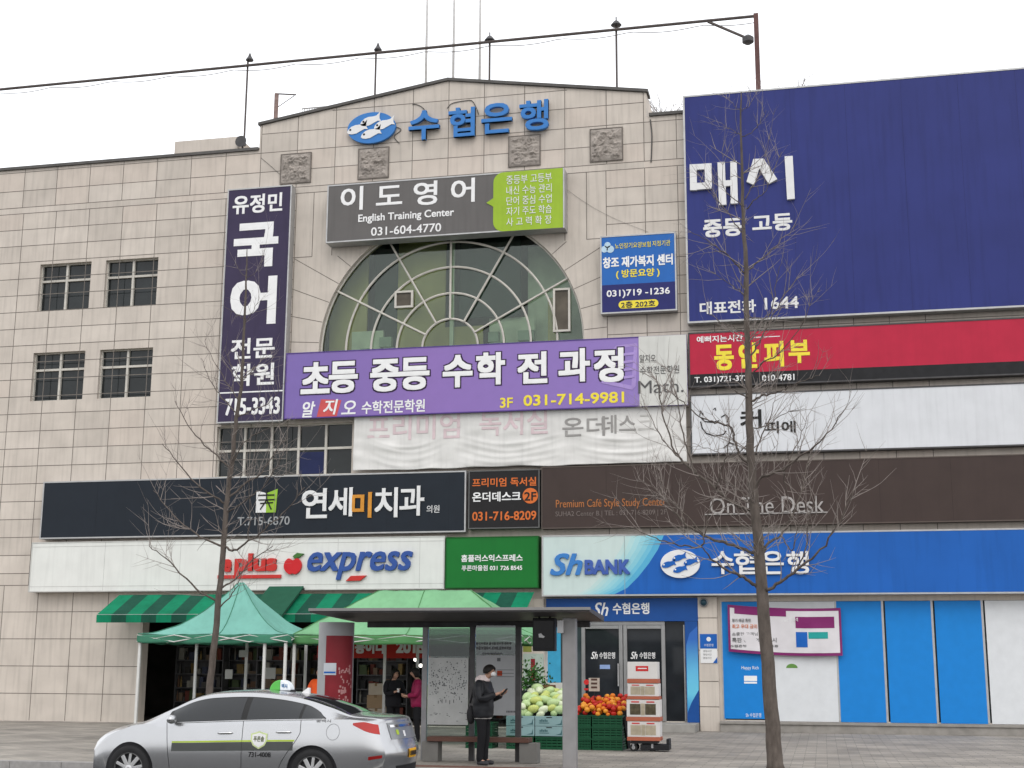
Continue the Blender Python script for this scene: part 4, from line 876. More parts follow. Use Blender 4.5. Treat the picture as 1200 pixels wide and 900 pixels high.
# ------------------------------------------------------------------ awning over the supermarket
ya0, ya1 = -.42, -1.65
za = P(470, 695, ya0).z; zb = za-.62
ax0, ax1 = -20.2, P(626, 700, ya0).x
T = thing('striped_awning', ((ax0+ax1)/2, -.4, zb), 'green striped canvas awning over the supermarket front', 'awning')
gs = [mat('emerald_canvas', (.006, .22, .11), .8, .22, 1.5, streak=.15, transl=.2), mat('deep_green_canvas', (.013, .085, .055), .8, .22, 1.5, streak=.15, transl=.2)]
mb = MB(); n = int((ax1-ax0)/.46)
for i in range(n):
    mb.cur = i % 2; x0, x1 = ax0+(ax1-ax0)*i/n, ax0+(ax1-ax0)*(i+1)/n
    mb.add([(x0, ya1, zb), (x1, ya1, zb), (x1, ya0, za), (x0, ya0, za), (x0, ya1, zb-.22), (x1, ya1, zb-.22)], [(0, 1, 2, 3), (4, 5, 1, 0)])
mb.build('canvas', gs, T)
mb = MB(); mb.tube([(ax0, ya1+.02, zb-.01), (ax1, ya1+.02, zb-.01)], .022, 6)
for x in (ax0+.05, (ax0+ax1)/2, ax1-.05): mb.tube([(x, ya1+.02, zb-.02), (x, -.05, zb-.1)], .02, 6)
mb.build('awning_frame', M_alu, T)
a = P(333, 687, -.46); b = P(356, 687, -.46)
T = thing('canvas_flap', (a.x, -.5, a.z-1), 'dark green canvas flap sloping out across the foot of the white sign', 'awning')
w_ = b.x-P(318, 687, -.46).x
MB().add([(a.x-.45, -.47, a.z), (b.x, -.47, a.z), (b.x, -2.0, a.z-.85), (a.x-.45, -2.0, a.z-.85), (a.x-.45, -.47, a.z-.06), (b.x, -.47, a.z-.06), (b.x, -2.0, a.z-.91), (a.x-.45, -2.0, a.z-.91)],
         [(0, 3, 2, 1), (4, 5, 6, 7), (0, 1, 5, 4), (1, 2, 6, 5), (2, 3, 7, 6), (3, 0, 4, 7)]).build('canvas', mat('bottle_green_canvas', (.015, .085, .05), .8, .08), T)
MB().tube([(a.x-.45, -.47, a.z-.08), (b.x+.02, -.47, a.z-.08)], .035, 8).tube([(b.x-.04, -.47, a.z-.1), (b.x-.04, -2.0, a.z-.95)], .018, 6).build('awning_frame', M_dsteel, T)

# ------------------------------------------------------------------ pop-up tents
def tent(name, x0, x1, y0, y1, ze, zr, ridge, cm, hm, label, legs, conc=.0):
    """canopy from eave rectangle up to a ridge (length factor) with slack cloth; hanging valance; thin legs"""
    T = thing(name, ((x0+x1)/2, (y0+y1)/2, 0), label, 'tent', 'pop-up tents before the supermarket')
    cx, cy = (x0+x1)/2, (y0+y1)/2; rx = (x1-x0)/2*ridge; mb = MB(); N = 24
    def top(u, v):      # u round the eave, v up the slope
        per = [(x0, y0), (x1, y0), (x1, y1), (x0, y1)]; k = int(u*4) % 4; t = u*4-int(u*4) if u < 1 else 0
        a, b = per[k], per[(k+1) % 4]; ex, ey = a[0]+(b[0]-a[0])*t, a[1]+(b[1]-a[1])*t
        tx = cx+max(-rx, min(rx, (ex-cx)*ridge*1.0)); ty = cy+.03*(ey-cy)
        s_ = v; z = ze+(zr-ze)*(s_**(1+conc))-.10*math.sin(math.pi*min(1, t))*(1-v)**2*v*3-.05*math.sin(math.pi*v)*math.sin(math.pi*t)
        w = .022*noise.noise(Vector((u*30, v*5, 0)))+.012*noise.noise(Vector((u*70, v*9, 3)))+(.035*math.sin(t*26+k)*v*(1-v)*(1 if k == 0 else .4))
        return (ex+(tx-ex)*v, ey+(ty-ey)*v, z+w)
    mb.grid(top, 160, 20)
    c = mb.build('canopy', cm, T, smooth=True); md = c.modifiers.new('thick', 'SOLIDIFY'); md.thickness = .004
    mb = MB()
    for u_ in ((0, .125, .25, .375) if ridge > .1 else (0, .25, .125)):
        for e_ in (.0015, ): mb.tube([Vector(top(min(.9999, u_+e_), k/14))+Vector((0, -.004, .006)) for k in range(15)], .009, 4)
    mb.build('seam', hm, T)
    mb = MB(); per = [(x0, y0), (x1, y0), (x1, y1), (x0, y1), (x0, y0)]
    def val(u, v):
        k = min(3, int(u*4)); t = u*4-k; a, b = per[k], per[k+1]; ox, oy = [(0, -1), (1, 0), (0, 1), (-1, 0)][k]
        w = .03*math.sin(t*17+k*2)*v+.02*math.sin(t*39)*v
        return (a[0]+(b[0]-a[0])*t+ox*w, a[1]+(b[1]-a[1])*t+oy*w, ze-.012-v*(.17+.012*math.sin(t*23))-.03*math.sin(math.pi*t)*v)
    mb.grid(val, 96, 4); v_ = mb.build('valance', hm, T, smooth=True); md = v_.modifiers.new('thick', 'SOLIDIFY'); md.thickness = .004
    M_leg = mat('white_tent_leg', (.60, .60, .58), .4, .08)
    for lx, ly in legs: MB().box(lx-.028, lx+.028, ly-.028, ly+.028, 0, ze-.02).build('leg', M_leg, T)
    mb = MB()
    for (ax_, ay_), (bx_, by_) in (((x0, y0), (x1, y0)), ((x0, y1), (x1, y1)), ((x0, y0), (x0, y1)), ((x1, y0), (x1, y1))):
        n = 4
        for i in range(n):
            p, q_ = (ax_+(bx_-ax_)*i/n, ay_+(by_-ay_)*i/n), (ax_+(bx_-ax_)*(i+1)/n, ay_+(by_-ay_)*(i+1)/n)
            mb.tube([(*p, ze-.02), (*q_, ze-.17)], .012, 4); mb.tube([(*p, ze-.17), (*q_, ze-.02)], .012, 4)
    mb.build('truss', M_leg, T)
    return T
yt = -8.6
gx0, gx1 = P(341, 748, yt).x, P(612, 750, yt).x; ge = P(475, 744, yt).z; gr_ = P(485, 692, yt+1.5).z
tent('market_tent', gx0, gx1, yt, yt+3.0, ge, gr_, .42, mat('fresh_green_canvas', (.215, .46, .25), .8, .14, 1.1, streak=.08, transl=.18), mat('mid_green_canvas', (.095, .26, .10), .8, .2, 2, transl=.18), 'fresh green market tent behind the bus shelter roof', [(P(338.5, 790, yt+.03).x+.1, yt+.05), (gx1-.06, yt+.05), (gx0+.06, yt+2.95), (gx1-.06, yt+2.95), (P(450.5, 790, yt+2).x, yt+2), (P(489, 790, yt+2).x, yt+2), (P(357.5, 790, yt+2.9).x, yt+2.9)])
yt2 = -9.0
tx1 = P(337, 748, yt2).x-.0; te = P(300, 743, yt2).z; tr_ = P(262, 683, yt2+1.5).z
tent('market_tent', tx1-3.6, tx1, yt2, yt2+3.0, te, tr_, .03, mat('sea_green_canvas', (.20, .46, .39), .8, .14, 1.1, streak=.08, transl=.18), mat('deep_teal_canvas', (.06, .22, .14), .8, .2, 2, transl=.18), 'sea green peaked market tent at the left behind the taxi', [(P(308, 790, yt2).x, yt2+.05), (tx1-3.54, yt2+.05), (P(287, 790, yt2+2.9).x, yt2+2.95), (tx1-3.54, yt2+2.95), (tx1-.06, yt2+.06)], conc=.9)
# red banner under the green tent
yb = -5.9; q = [P(372, 750, yb), P(505, 750, yb), P(505, 770.5, yb), P(372, 771, yb)]
T = thing('red_banner', (q[0].x, yb, q[3].z), 'red cloth banner with white Korean letters and 2015 hung under the green tent', 'banner')
MB().grid(lambda u, v: (q[0].x+u*(q[1].x-q[0].x), yb-.02*math.sin(u*20), q[3].z+v*(q[0].z+.25-q[3].z)), 40, 4).build('cloth', mat('vermilion_cloth', (.42, .03, .022), .7, .08), T, smooth=True)
text('웅이다', 434, 758.5, 36, 15, yb-.03, bt, T, bold=.05, depth=.004); text('2015', 481, 758.5, 34, 14, yb-.03, bt, T, bold=.06, depth=.004)

# ------------------------------------------------------------------ shop goods under the tents and in the hall
crng = random.Random(5)
goods = [mat('goods_%d' % i, c, .6, .15) for i, c in enumerate(((.13, .09, .06), (.12, .03, .02), (.20, .19, .16), (.05, .07, .03), (.16, .11, .04), (.04, .045, .07), (.11, .06, .035), (.06, .055, .05), (.02, .02, .02), (.03, .028, .025)))]
def shelf(x, y, w_, lab, rows_=4):
    T = thing('shop_shelf', (x, y, 0), lab, 'shelf', 'goods shelves in the supermarket')
    f = MB(); 
    for k in range(rows_+1): f.box(x, x+w_, y, y+.45, .1+k*.42, .13+k*.42)
    for xx in (x, x+w_-.03): f.box(xx, xx+.03, y+.001, y+.449, 0, 2.4)
    f.box(x+.03, x+w_-.03, y+.42, y+.448, .13, 2.0); f.build('frame', M_dsteel, T)
    g_ = MB()
    for k in range(rows_):
        xx = x+.05
        while xx < x+w_-.2:
            ww = crng.uniform(.05, .26); hh = crng.uniform(.08, .38); g_.cur = crng.randrange(len(goods)); zb_ = .132+k*.42; yf_ = y+.03+crng.uniform(0, .2)
            if ww < .11: g_.lathe((xx+ww/2, yf_+.05, zb_), [(ww*.45, 0), (ww*.45, hh*.62), (ww*.18, hh*.78), (ww*.18, hh)], 'z', 8)
            else: g_.obox((xx+ww/2, (yf_+y+.38)/2, zb_+hh/2), Vector((ww/2-.008, crng.uniform(-.02, .02), 0)), Vector((0, (y+.38-yf_)/2, 0)), Vector((crng.uniform(-.012, .012), 0, hh/2)))
            xx += ww+(crng.random() < .12)*.1
    o = g_.build('goods', goods, T); o['kind'] = 'stuff'
for i, (px, lab) in enumerate(((205, 'goods shelf behind the slender street tree'), (255, 'dim goods shelf behind the leftmost tent legs'), (300, 'dim goods shelf behind the sea green tent legs'), (345, 'dim goods shelf left of the grey shelter column'), (418, 'goods shelf behind the red banner near the shelter column'), (452, 'goods shelf behind the shopper in black'), (508, 'goods shelf behind the shelter map panel'), (556, 'goods shelf behind the shelter notice panel'))):
    p = P(px, 790, 2.6); shelf(p.x, 2.6+.5*(i % 2), 1.6, lab, 5)
carton = mat('brown_carton', (.30, .21, .13), .85, .1, 3)
def cart(px, z, y, w_, h_, lab, m=carton):
    p = P(px, 800, y); T = thing('carton', (p.x, y, z), lab, 'box', 'cartons under the green tent')
    MB().box(p.x, p.x+w_, y, y+.4, z, z+h_).build('box', m, T, bev=.006); MB().box(p.x+w_*.42, p.x+w_*.58, y-.003, y+.403, z+h_-.06, z+h_+.003).build('tape', mat('brown_tape', (.20, .13, .07), .4), T)
cart(431, 0, -6.4, .42, .36, 'carton at the bottom of the stack behind the taxi boot'); cart(432, .365, -6.4, .40, .32, 'second carton up in the stack left of the shopper in black', mat('pale_box_card', (.42, .36, .29), .8, .1)); cart(430.5, .69, -6.4, .42, .3, 'third carton up in the stack left of the shopper in black'); cart(432, .995, -6.4, .36, .26, 'topmost carton in the stack left of the shopper in black', mat('pale_box_card', (0, 0, 0)))
# paper price notices hanging under the tent
for px, py, w_, h_, y, lab in ((317, 789, 12, 13, -6.2, 'white paper notice hanging between the tent legs'), (268, 790, 9, 11, -6.2, 'white paper notice at the far left under the tent'), (285, 766, 10, 8, -6.2, 'small grey paper notice hung high under the sea green tent')):
    a, b = P(px-w_/2, py+h_/2, y), P(px+w_/2, py-h_/2, y); T = thing('paper_notice', (a.x, y, a.z), lab, 'notice', 'paper notices under the tents')
    MB().box(a.x, b.x, y, y+.012, a.z, b.z).build('sheet', mat('grey_white_paper', (.40, .40, .38), .7, .1), T); MB().tube([((a.x+b.x)/2, y+.006, b.z), ((a.x+b.x)/2, y+.006, 2.3)], .006, 4).build('string', M_black, T)
for px, py in ((487, 773), (502, 772), (493, 780)):
    p = P(px, py, 1.2); T = thing('ceiling_lamp', (p.x, 1.2, p.z), 'small lit lamp inside the supermarket above the shoppers', 'lamp', 'lit lamps inside the supermarket')
    MB().ell((p.x, 1.2, p.z), .06, .06, .05).build('bulb', mat('lit_bulb', (1, .95, .85), .5, 0, emit=3.0), T, smooth=True); MB().tube([(p.x, 1.2, p.z+.05), (p.x, 1.2, 3.5)], .012, 5).build('cord', M_black, T)
# ------------------------------------------------------------------ bus shelter
sy0, sy1 = -14.95, -12.75
fx0, fx1 = P(363, 716, sy0).x, P(691, 714, sy0).x; zf = P(520, 713, sy0).z; zr2 = P(520, 729, sy1).z
T = thing('bus_shelter', ((fx0+fx1)/2, -13.6, 0), 'grey steel bus shelter with a dark flat roof and glass back panels', 'bus shelter')
MB().add([(fx0, sy0, zf-.06), (fx1, sy0, zf-.06), (fx1-.1, sy1, zr2), (fx0+.1, sy1, zr2), (fx0, sy0, zf), (fx1, sy0, zf), (fx1-.1, sy1, zr2+.10), (fx0+.1, sy1, zr2+.10)],
         [(0, 3, 2, 1), (4, 5, 6, 7), (0, 1, 5, 4), (1, 2, 6, 5), (2, 3, 7, 6), (3, 0, 4, 7)]).build('roof', M_dsteel, T)
MB().box(fx0-.015, fx1+.015, sy0-.03, sy0-.002, zf-.035, zf+.012).build('roof_edge', mat('pale_grey_edge', (.22, .215, .21), .5, .1), T)
mb = MB()
for i in range(0):
    x = fx0+.35+(fx1-fx0-.7)*i/8; mb.add([(x-.03, sy0+.05, zf-.14), (x+.03, sy0+.05, zf-.14), (x+.03, sy1+.05, zr2-.07), (x-.03, sy1+.05, zr2-.07), (x-.03, sy0+.05, zf-.063), (x+.03, sy0+.05, zf-.063), (x+.03, sy1+.05, zr2-.003), (x-.03, sy1+.05, zr2-.003)],
         [(0, 3, 2, 1), (4, 5, 6, 7), (0, 1, 5, 4), (1, 2, 6, 5), (2, 3, 7, 6), (3, 0, 4, 7)])
mb.box(fx0+.35, fx1-.35, sy1-.1, sy1-.01, zr2-.10, zr2-.002)
mb.build('roof_beam', M_dsteel, T)
sb = -13.0
pxs = [498, 553.5, 607.5]
ztop = zr2-.101
bxs = []
for px in pxs:
    x = P(px, 800, sb).x; bxs.append(x); MB().box(x-.048, x+.048, sb-.05, sb+.05, 0, ztop).build('post', M_dsteel if px > 500 else M_steel, T, bev=.006)
x = P(667.5, 800, -14.43).x; MB().box(x-.115, x+.115, -14.5, -14.3, 0, zf-.15).build('post', mat('mid_grey_post', (.255, .25, .25), .45, .10, 4), T, bev=.02)
G_sh = glass('shelter_glass', (.80, .86, .84), .0)
x3 = P(640, 800, sb).x+.3
for a_, b_ in ((bxs[0]+.05, bxs[1]-.05), (bxs[1]+.05, bxs[2]-.05)):
    MB().box(a_, b_, sb-.006, sb+.006, .28, ztop-.05).build('glass_panel', G_sh, T)
MB().box(bxs[0]+.06, bxs[1]-.06, sb-.012, sb-.008, P(520, 769, sb).z, P(520, 736, sb).z).build('tinted_film', glass('grey_film', (.38, .42, .40), .0), T)
def pan(px0, px1, py0, py1, y, m, nm, par, d=.02):
    a, b = P(px0, py1, y), P(px1, py0, y); return MB().box(a.x, b.x, y, y+d, a.z, b.z).build(nm, m, par)
MP = pan(500.5, 549, 771, 849, sb-.04, mat('faded_map_paper', (.47, .48, .47), .35, .10, 5), 'route_map', T)
mb = MB(); ym = sb-.043; mr_ = random.Random(3)
def mk(px, py, w_, h_): a, b = P(px-w_/2, py+h_/2, ym), P(px+w_/2, py-h_/2, ym); mb.box(a.x, b.x, ym, ym+.004, a.z, b.z)
for k in range(230):
    px, py = mr_.uniform(503, 547), mr_.gauss(797, 12)
    if 773 < py < 846: mk(px, py, mr_.uniform(.3, 1.5), mr_.uniform(.3, 1.8))
for k in range(5): mk(513.5+4.5*k, 822+mr_.uniform(-1, 1), .8, mr_.uniform(3, 5))
for k in range(14): mk(mr_.uniform(503, 547), mr_.uniform(835, 847), mr_.uniform(1, 3), .6)
mb.build('map_print', mat('map_ink', (.11, .115, .12)), MP)
NP = pan(557.5, 604, 768, 838, sb-.04, mat('grey_notice_paper', (.36, .37, .38), .35, .06, 4), 'notice_panel', T)
NQ = pan(557.5, 604, 733, 766.5, sb-.04, glass('notice_film', (.42, .45, .45), .02), 'notice_header', T)
mb = MB()
for py, w_, h_ in ((754, 42, 3.2), (759.5, 44, 4), (766, 26, 2.4)):
    for i in range(int(w_/3)): mk(559+i*3+mr_.uniform(-.3, .3)+(7 if w_ < 30 else 0), py, 2.2, h_*mr_.uniform(.7, 1))
mk(584.5, 773, 4, 4)
for k in range(3): mk(592, 785+4*k, 20, .5)
for i in range(6): mk(594+1.8*i, 834, 1.3, 2.2)
mb.build('notice_print', mat('map_ink', (0, 0, 0)), NP)
mb = MB(); mk(585.5, 789, 6, 6); mb.build('red_notice_mark', mat('rust_red_print', (.36, .06, .03)), NP)
# round grey column at the left end
xc0, xc1 = P(373, 800, -13.9).x, P(412.5, 800, -13.9).x; rc = (xc1-xc0)/2
CL = MB().lathe(((xc0+xc1)/2, -13.9, 0), [(rc*1.05, 0), (rc*1.05, .12), (rc, .13), (rc, zf-.2)], 'z', 40).build('advert_column', mat('column_grey', (.33, .335, .34), .4, .08, 3), T, smooth=True)
md = CL.modifiers.new('edge', 'EDGE_SPLIT')
def colpatch(a0, a1, z0, z1, m, nm, e=.004):
    mb = MB(); cx = (xc0+xc1)/2
    mb.grid(lambda u, v: (cx+(rc+e)*math.sin(R(a0+(a1-a0)*u)), -13.9-(rc+e)*math.cos(R(a0+(a1-a0)*u)), z0+(z1-z0)*v), 16, 2); return mb.build(nm, m, CL, smooth=True)
zc0, zc1 = .35, P(390, 745, -14.1).z
colpatch(-14, 88, zc0, zc1, mat('crimson_poster', (.20, .018, .025), .35, .12, 4), 'red_poster'); za_, zb2_ = P(390, 791, -14.15).z, P(390, 777, -14.15).z
colpatch(-20, 22, za_, zb2_, mat('pale_blue_paper', (.50, .53, .56), .4), 'paper_notice', .009); colpatch(-18, 20, za_+.03, za_+.06, M_blue, 'paper_stripe', .012)
mb = MB(); cx = (xc0+xc1)/2
for k in range(46):
    a_ = R(mr_.uniform(30, 80)); z = mr_.uniform(.9, 1.66); e = rc+.006; c = Vector((cx+e*math.sin(a_), -13.9-e*math.cos(a_), z)); t = Vector((math.cos(a_), math.sin(a_), 0)); mb.obox(c, t*mr_.uniform(.006, .022), Vector((math.sin(a_), -math.cos(a_), 0))*.002, Vector((0, 0, mr_.uniform(.01, .03))))
mb.build('poster_print', mat('dull_pink_print', (.42, .22, .22)), CL)
# hanging display and a small box on the post
a, b = P(624, 763, -14.0), P(650, 724, -14.0)
D_ = thing('display_box', ((a.x+b.x)/2, -13.9, a.z), 'black arrival display box hanging from the shelter roof', 'display')
MB().box(a.x, b.x, -14.0, -13.8, a.z, b.z).build('casing', M_black, D_, bev=.012); MB().box(a.x+.02, b.x-.02, -14.006, -13.999, a.z+.05, b.z-.05).build('screen', mat('dark_screen', (.008, .008, .01), .15), D_)
mb = MB(); q = [P(px, py, -14.012) for px, py in ((631, 743), (634, 742), (636, 744.5), (638.5, 746), (637, 747.5), (631.5, 747))]; mb.prism([(p.x, p.z) for p in q], -14.012, -14.005); mb.build('white_mark', bt, D_)
MB().tube([(a.x+.1, -13.9, b.z-.02), (a.x+.1, -13.9, zf-.08)], .02, 6).tube([(b.x-.1, -13.9, b.z-.02), (b.x-.1, -13.9, zf-.08)], .02, 6).build('hanger', M_black, D_)
a, b = P(653.5, 742, -14.55), P(660.5, 727, -14.55)
tag(MB().box(a.x, b.x, -14.6, -14.5, a.z, b.z).build('junction_box', mat('pale_grey_box', (.42, .42, .42), .5, .06), None, org=(a.x, -14.55, a.z), bev=.01), 'small pale grey junction box fixed to the grey shelter post', 'junction box')
# bench
ybn = -13.45
a, b = P(500, 869, ybn), P(619, 861.5, ybn)
T = thing('bench', ((a.x+b.x)/2, ybn, 0), 'low bench with reddish brown wooden seat and grey slab legs in the shelter', 'bench')
mb = MB()
for k in range(3): mb.box(a.x, b.x, ybn+.13*k, ybn+.13*k+.12, a.z+.005, a.z+.085)
mb.build('seat', mat('reddish_brown_wood', (.12, .062, .048), .6, .25, 4, stretch=(.3, 4, 4)), T, bev=.006)
for px0, px1 in ((495, 514), (609, 630)):
    l0, l1 = P(px0, 880, ybn+.1).x, P(px1, 880, ybn+.1).x; MB().box(l0, l1, ybn+.05, ybn+.34, 0, a.z+.0).build('leg', mat('grey_bench_leg', (.17, .165, .155), .6, .12, 5), T, bev=.01)

# ------------------------------------------------------------------ greengrocer's display
yg = -9.2
CR_ = mat('dark_green_crate', (.012, .075, .035), .45, .12, 6)
def make_crate(w_, d_, h_, m, lab, group):
    T = thing('produce_crate', (0, 0, 0), lab, 'crate', group); b = MB(); t = .018
    b.box(0, w_, 0, d_, 0, t)
    nz_ = 4
    for k in range(nz_):
        z0 = t+(h_-t)*k/nz_; z1 = z0+(h_-t)/nz_*.72
        b.box(0, w_, 0, t, z0, z1); b.box(0, w_, d_-t, d_, z0, z1); b.box(0, t, t, d_-t, z0, z1); b.box(w_-t, w_, t, d_-t, z0, z1)
    n = 5
    for i in range(n+1):
        x = (w_-t)*i/n; b.box(x, x+t, -.006, t-.002, 0, h_); b.box(x, x+t, d_-t+.002, d_+.006, 0, h_)
    b.build('slatted_body', m, T); r_ = MB(); e = .012
    r_.box(-e, w_+e, -e, t, h_-.02, h_+.006); r_.box(-e, w_+e, d_-t, d_+e, h_-.02, h_+.006); r_.box(-e, t, t, d_-t, h_-.02, h_+.006); r_.box(w_-t, w_+e, t, d_-t, h_-.02, h_+.006)
    r_.build('rim', m, T); return T
xa_, xb_, xc_ = P(674.5, 860, yg).x, P(694, 860, yg).x, P(731, 860, yg).x
ztop_c = P(700, 838, yg).z; ch = ztop_c/3
c0 = make_crate(xb_-xa_-.03, .6, ch-.008, CR_, 'x', 'green crates under the red and orange fruit'); c1 = make_crate(xc_-xb_-.03, .6, ch-.008, CR_, 'x', 'green crates under the red and orange fruit')
pos = ['bottom', 'middle', 'top']
for base, x, nm in ((c0, xa_, 'narrow stack beside the grey shelter post'), (c1, xb_, 'wide stack beside the white boxes')):
    for k in range(3):
        o = base if k == 0 else copy_tree(base); o.location = (x, yg, ch*k); o['label'] = f'{pos[k]} dark green crate of the {nm}'
def heap_fruit(name, lab, cat, group, x0, x1, y0, y1, zfn, mats, n, r_, sq=(1, 1, .9), rot=False):
    protos = []
    rn = random.Random(len(name)+n); placed = []
    for k in range(n*40):
        if len(placed) >= n: break
        x, y = rn.uniform(x0, x1), rn.uniform(y0, y1); rr = r_*rn.uniform(.80, 1.18); base = zfn(x, y)
        z = base+rr*.8
        for (a_, b_, c_, d_) in placed:
            dd = math.hypot(a_-x, b_-y)
            if dd < (d_+rr)*.95: z = max(z, c_+math.sqrt(max(0, ((d_+rr)*.95)**2-dd*dd))*.85)
        if z > base+rr*2.9: continue
        placed.append((x, y, z, rr))
    for i, (x, y, z, rr) in enumerate(placed):
        mi = rn.randrange(len(mats)) if rn.random() < .75 else 0
        if len(protos) <= mi or not any(p[0] == mi for p in protos):
            me = bpy.data.meshes.new(name); mb = MB(); mb.ell((0, 0, 0), sq[0], sq[1], sq[2], 14, 9)
            mb.tube([(0, 0, sq[2]*.97), (.05, 0, sq[2]*1.12)], .08, 5); me.from_pydata(mb.v, [], mb.f); me.materials.append(mats[mi]); me.polygons.foreach_set('use_smooth', [True]*len(me.polygons)); protos.append((mi, me))
        me = [p[1] for p in protos if p[0] == mi][0]
        o = bpy.data.objects.new(name, me); COL.objects.link(o); o.location = (x, y, z); o.scale = (rr, rr, rr)
        o.rotation_euler = (rn.uniform(-.5, .5)+0, rn.uniform(-.5, .5)+(1.45 if rot else 0), rn.uniform(-1, 1) if not rot else rn.uniform(-1.2, 1.2)); tag(o, lab[mi] if isinstance(lab, list) else lab, cat, group if isinstance(group, str) else group[mi])
fm = [mat('ripe_red_skin', (.42, .022, .014), .25, .12, 6), mat('orange_skin', (.62, .17, .012), .3, .10, 6), mat('amber_skin', (.66, .27, .03), .3, .10, 6)]
heap_fruit('fruit', ['glossy red fruit in the heap on the green crates', 'orange fruit in the heap on the green crates', 'pale amber fruit in the heap on the green crates'], 'fruit', ['red fruit on the green crates', 'orange fruit on the green crates', 'amber fruit on the green crates'], xa_+.03, xc_-.03, yg+.02, yg+.9, lambda x, y: ztop_c-.03+(y-yg)*.25, fm, 120, .055)
zt_ = lambda x, y: ztop_c-.03+(y-yg)*.30
MB().add([(xa_, yg+.1, ztop_c-.10), (xc_, yg+.1, ztop_c-.10), (xc_, yg+.95, ztop_c+.22), (xa_, yg+.95, ztop_c+.22), (xa_, yg+.65, 0), (xc_, yg+.65, 0), (xc_, yg+.95, 0), (xa_, yg+.95, 0)],
         [(0, 1, 2, 3), (4, 5, 1, 0), (5, 6, 2, 1), (6, 7, 3, 2), (7, 4, 0, 3)]).build('display_table', mat('dark_display_cloth', (.02, .02, .02), .9), None, org=(xa_, yg+.5, 0))
tag(bpy.data.objects['display_table'], 'sloping black display stand under the red and orange fruit', 'stand')
# melons on pale blue boxes over green crates
ym_ = -9.3
m0, m1, m2_ = P(593, 860, ym_).x, P(627, 860, ym_).x, P(661, 860, ym_).x
z_c, z_m, z_t = P(640, 863, ym_).z, P(640, 851, ym_).z, P(640, 839.5, ym_).z
BXM = mat('pale_blue_carton', (.22, .34, .35), .7, .10, 3); INKM = mat('dark_teal_print', (.05, .12, .13), .6)
gc = make_crate(m2_-m1-.04, .55, z_c-.012, CR_, 'dark green crate under the pale blue melon boxes beside the shelter post', 'green crates under the melon boxes'); gc.location = (m1+.01, ym_, 0)
gd = copy_tree(gc); gd.location = (m0+.01, ym_, 0); gd['label'] = 'dark green crate under the pale blue melon boxes behind the bench end'
ge_ = copy_tree(gc); ge_.location = (m0-.86, ym_, 0); ge_['label'] = 'lower dark green crate behind the standing man, left of the melon boxes'
gf_ = copy_tree(gc); gf_.location = (m0-.86, ym_, z_c); gf_['label'] = 'upper dark green crate behind the standing man, left of the melon boxes'
for k, (x0, x1, side) in enumerate(((m0, m1-.015, 'behind the thin shelter post'), (m1, m2_-.015, 'next to the broad grey post'))):
    for z0, z1, lv in ((z_c+.004, z_m-.006, 'lower'), (z_m, z_t, 'upper')):
        T = thing('melon_box', (x0, ym_, z0), f'{lv} pale blue carton of melons {side}', 'box', 'pale blue melon cartons')
        MB().box(x0, x1, ym_, ym_+.5, z0, z1).build('carton', BXM, T, bev=.006)
        mb = MB(); w_, h_ = x1-x0, z1-z0
        for i in range(5): mb.box(x0+w_*(.16+.06*i), x0+w_*(.205+.06*i), ym_-.003, ym_+.01, z0+h_*.45, z0+h_*(.62+.08*(i % 2)))
        mb.box(x0+w_*.15, x0+w_*.5, ym_-.0025, ym_+.01, z0+h_*.28, z0+h_*.36); mb.prism([(x0+w_*.72, z0+h_*.15), (x0+w_*.95, z0+h_*.15), (x0+w_*.95, z0+h_*.75), (x0+w_*.90, z0+h_*.3)], ym_-.003, ym_+.01)
        mb.build('print', INKM, T)
        MB().box(x0+w_*.4, x0+w_*.6, ym_-.002, ym_+.01, z1-h_*.16, z1-h_*.06).build('hand_hole', M_black, T)
mm_ = [mat('pale_green_rind', (.42, .55, .27), .4, .12, 5), mat('white_green_rind', (.58, .64, .45), .4, .1, 5), mat('yellow_green_rind', (.46, .52, .16), .4, .12, 5)]
heap_fruit('melon', ['pale green oblong melon in the heap above the blue cartons', 'whitish green oblong melon in the heap above the blue cartons', 'yellowish green oblong melon in the heap above the blue cartons'], 'melon', ['pale green melons', 'whitish melons', 'yellowish melons'], m0+.3, m2_-.1, ym_+.05, ym_+1.1, lambda x, y: z_t-.06+(y-ym_)*.34, mm_, 72, .078, (1, 1, 1.5), True)
T = MB().add([(m0, ym_+.55, 0), (m2_, ym_+.55, 0), (m2_, ym_+1.2, 0), (m0, ym_+1.2, 0), (m0, ym_+.02, z_t-.05), (m2_, ym_+.02, z_t-.05), (m2_, ym_+1.2, z_t+.34), (m0, ym_+1.2, z_t+.34)],
         [(4, 5, 6, 7), (0, 1, 5, 4), (1, 2, 6, 5), (2, 3, 7, 6), (3, 0, 4, 7)]).build('display_table', mat('dark_display_cloth', (0, 0, 0)), None, org=(m0, ym_+.8, 0)); tag(T, 'sloping dark display stand under the pale melons', 'stand')
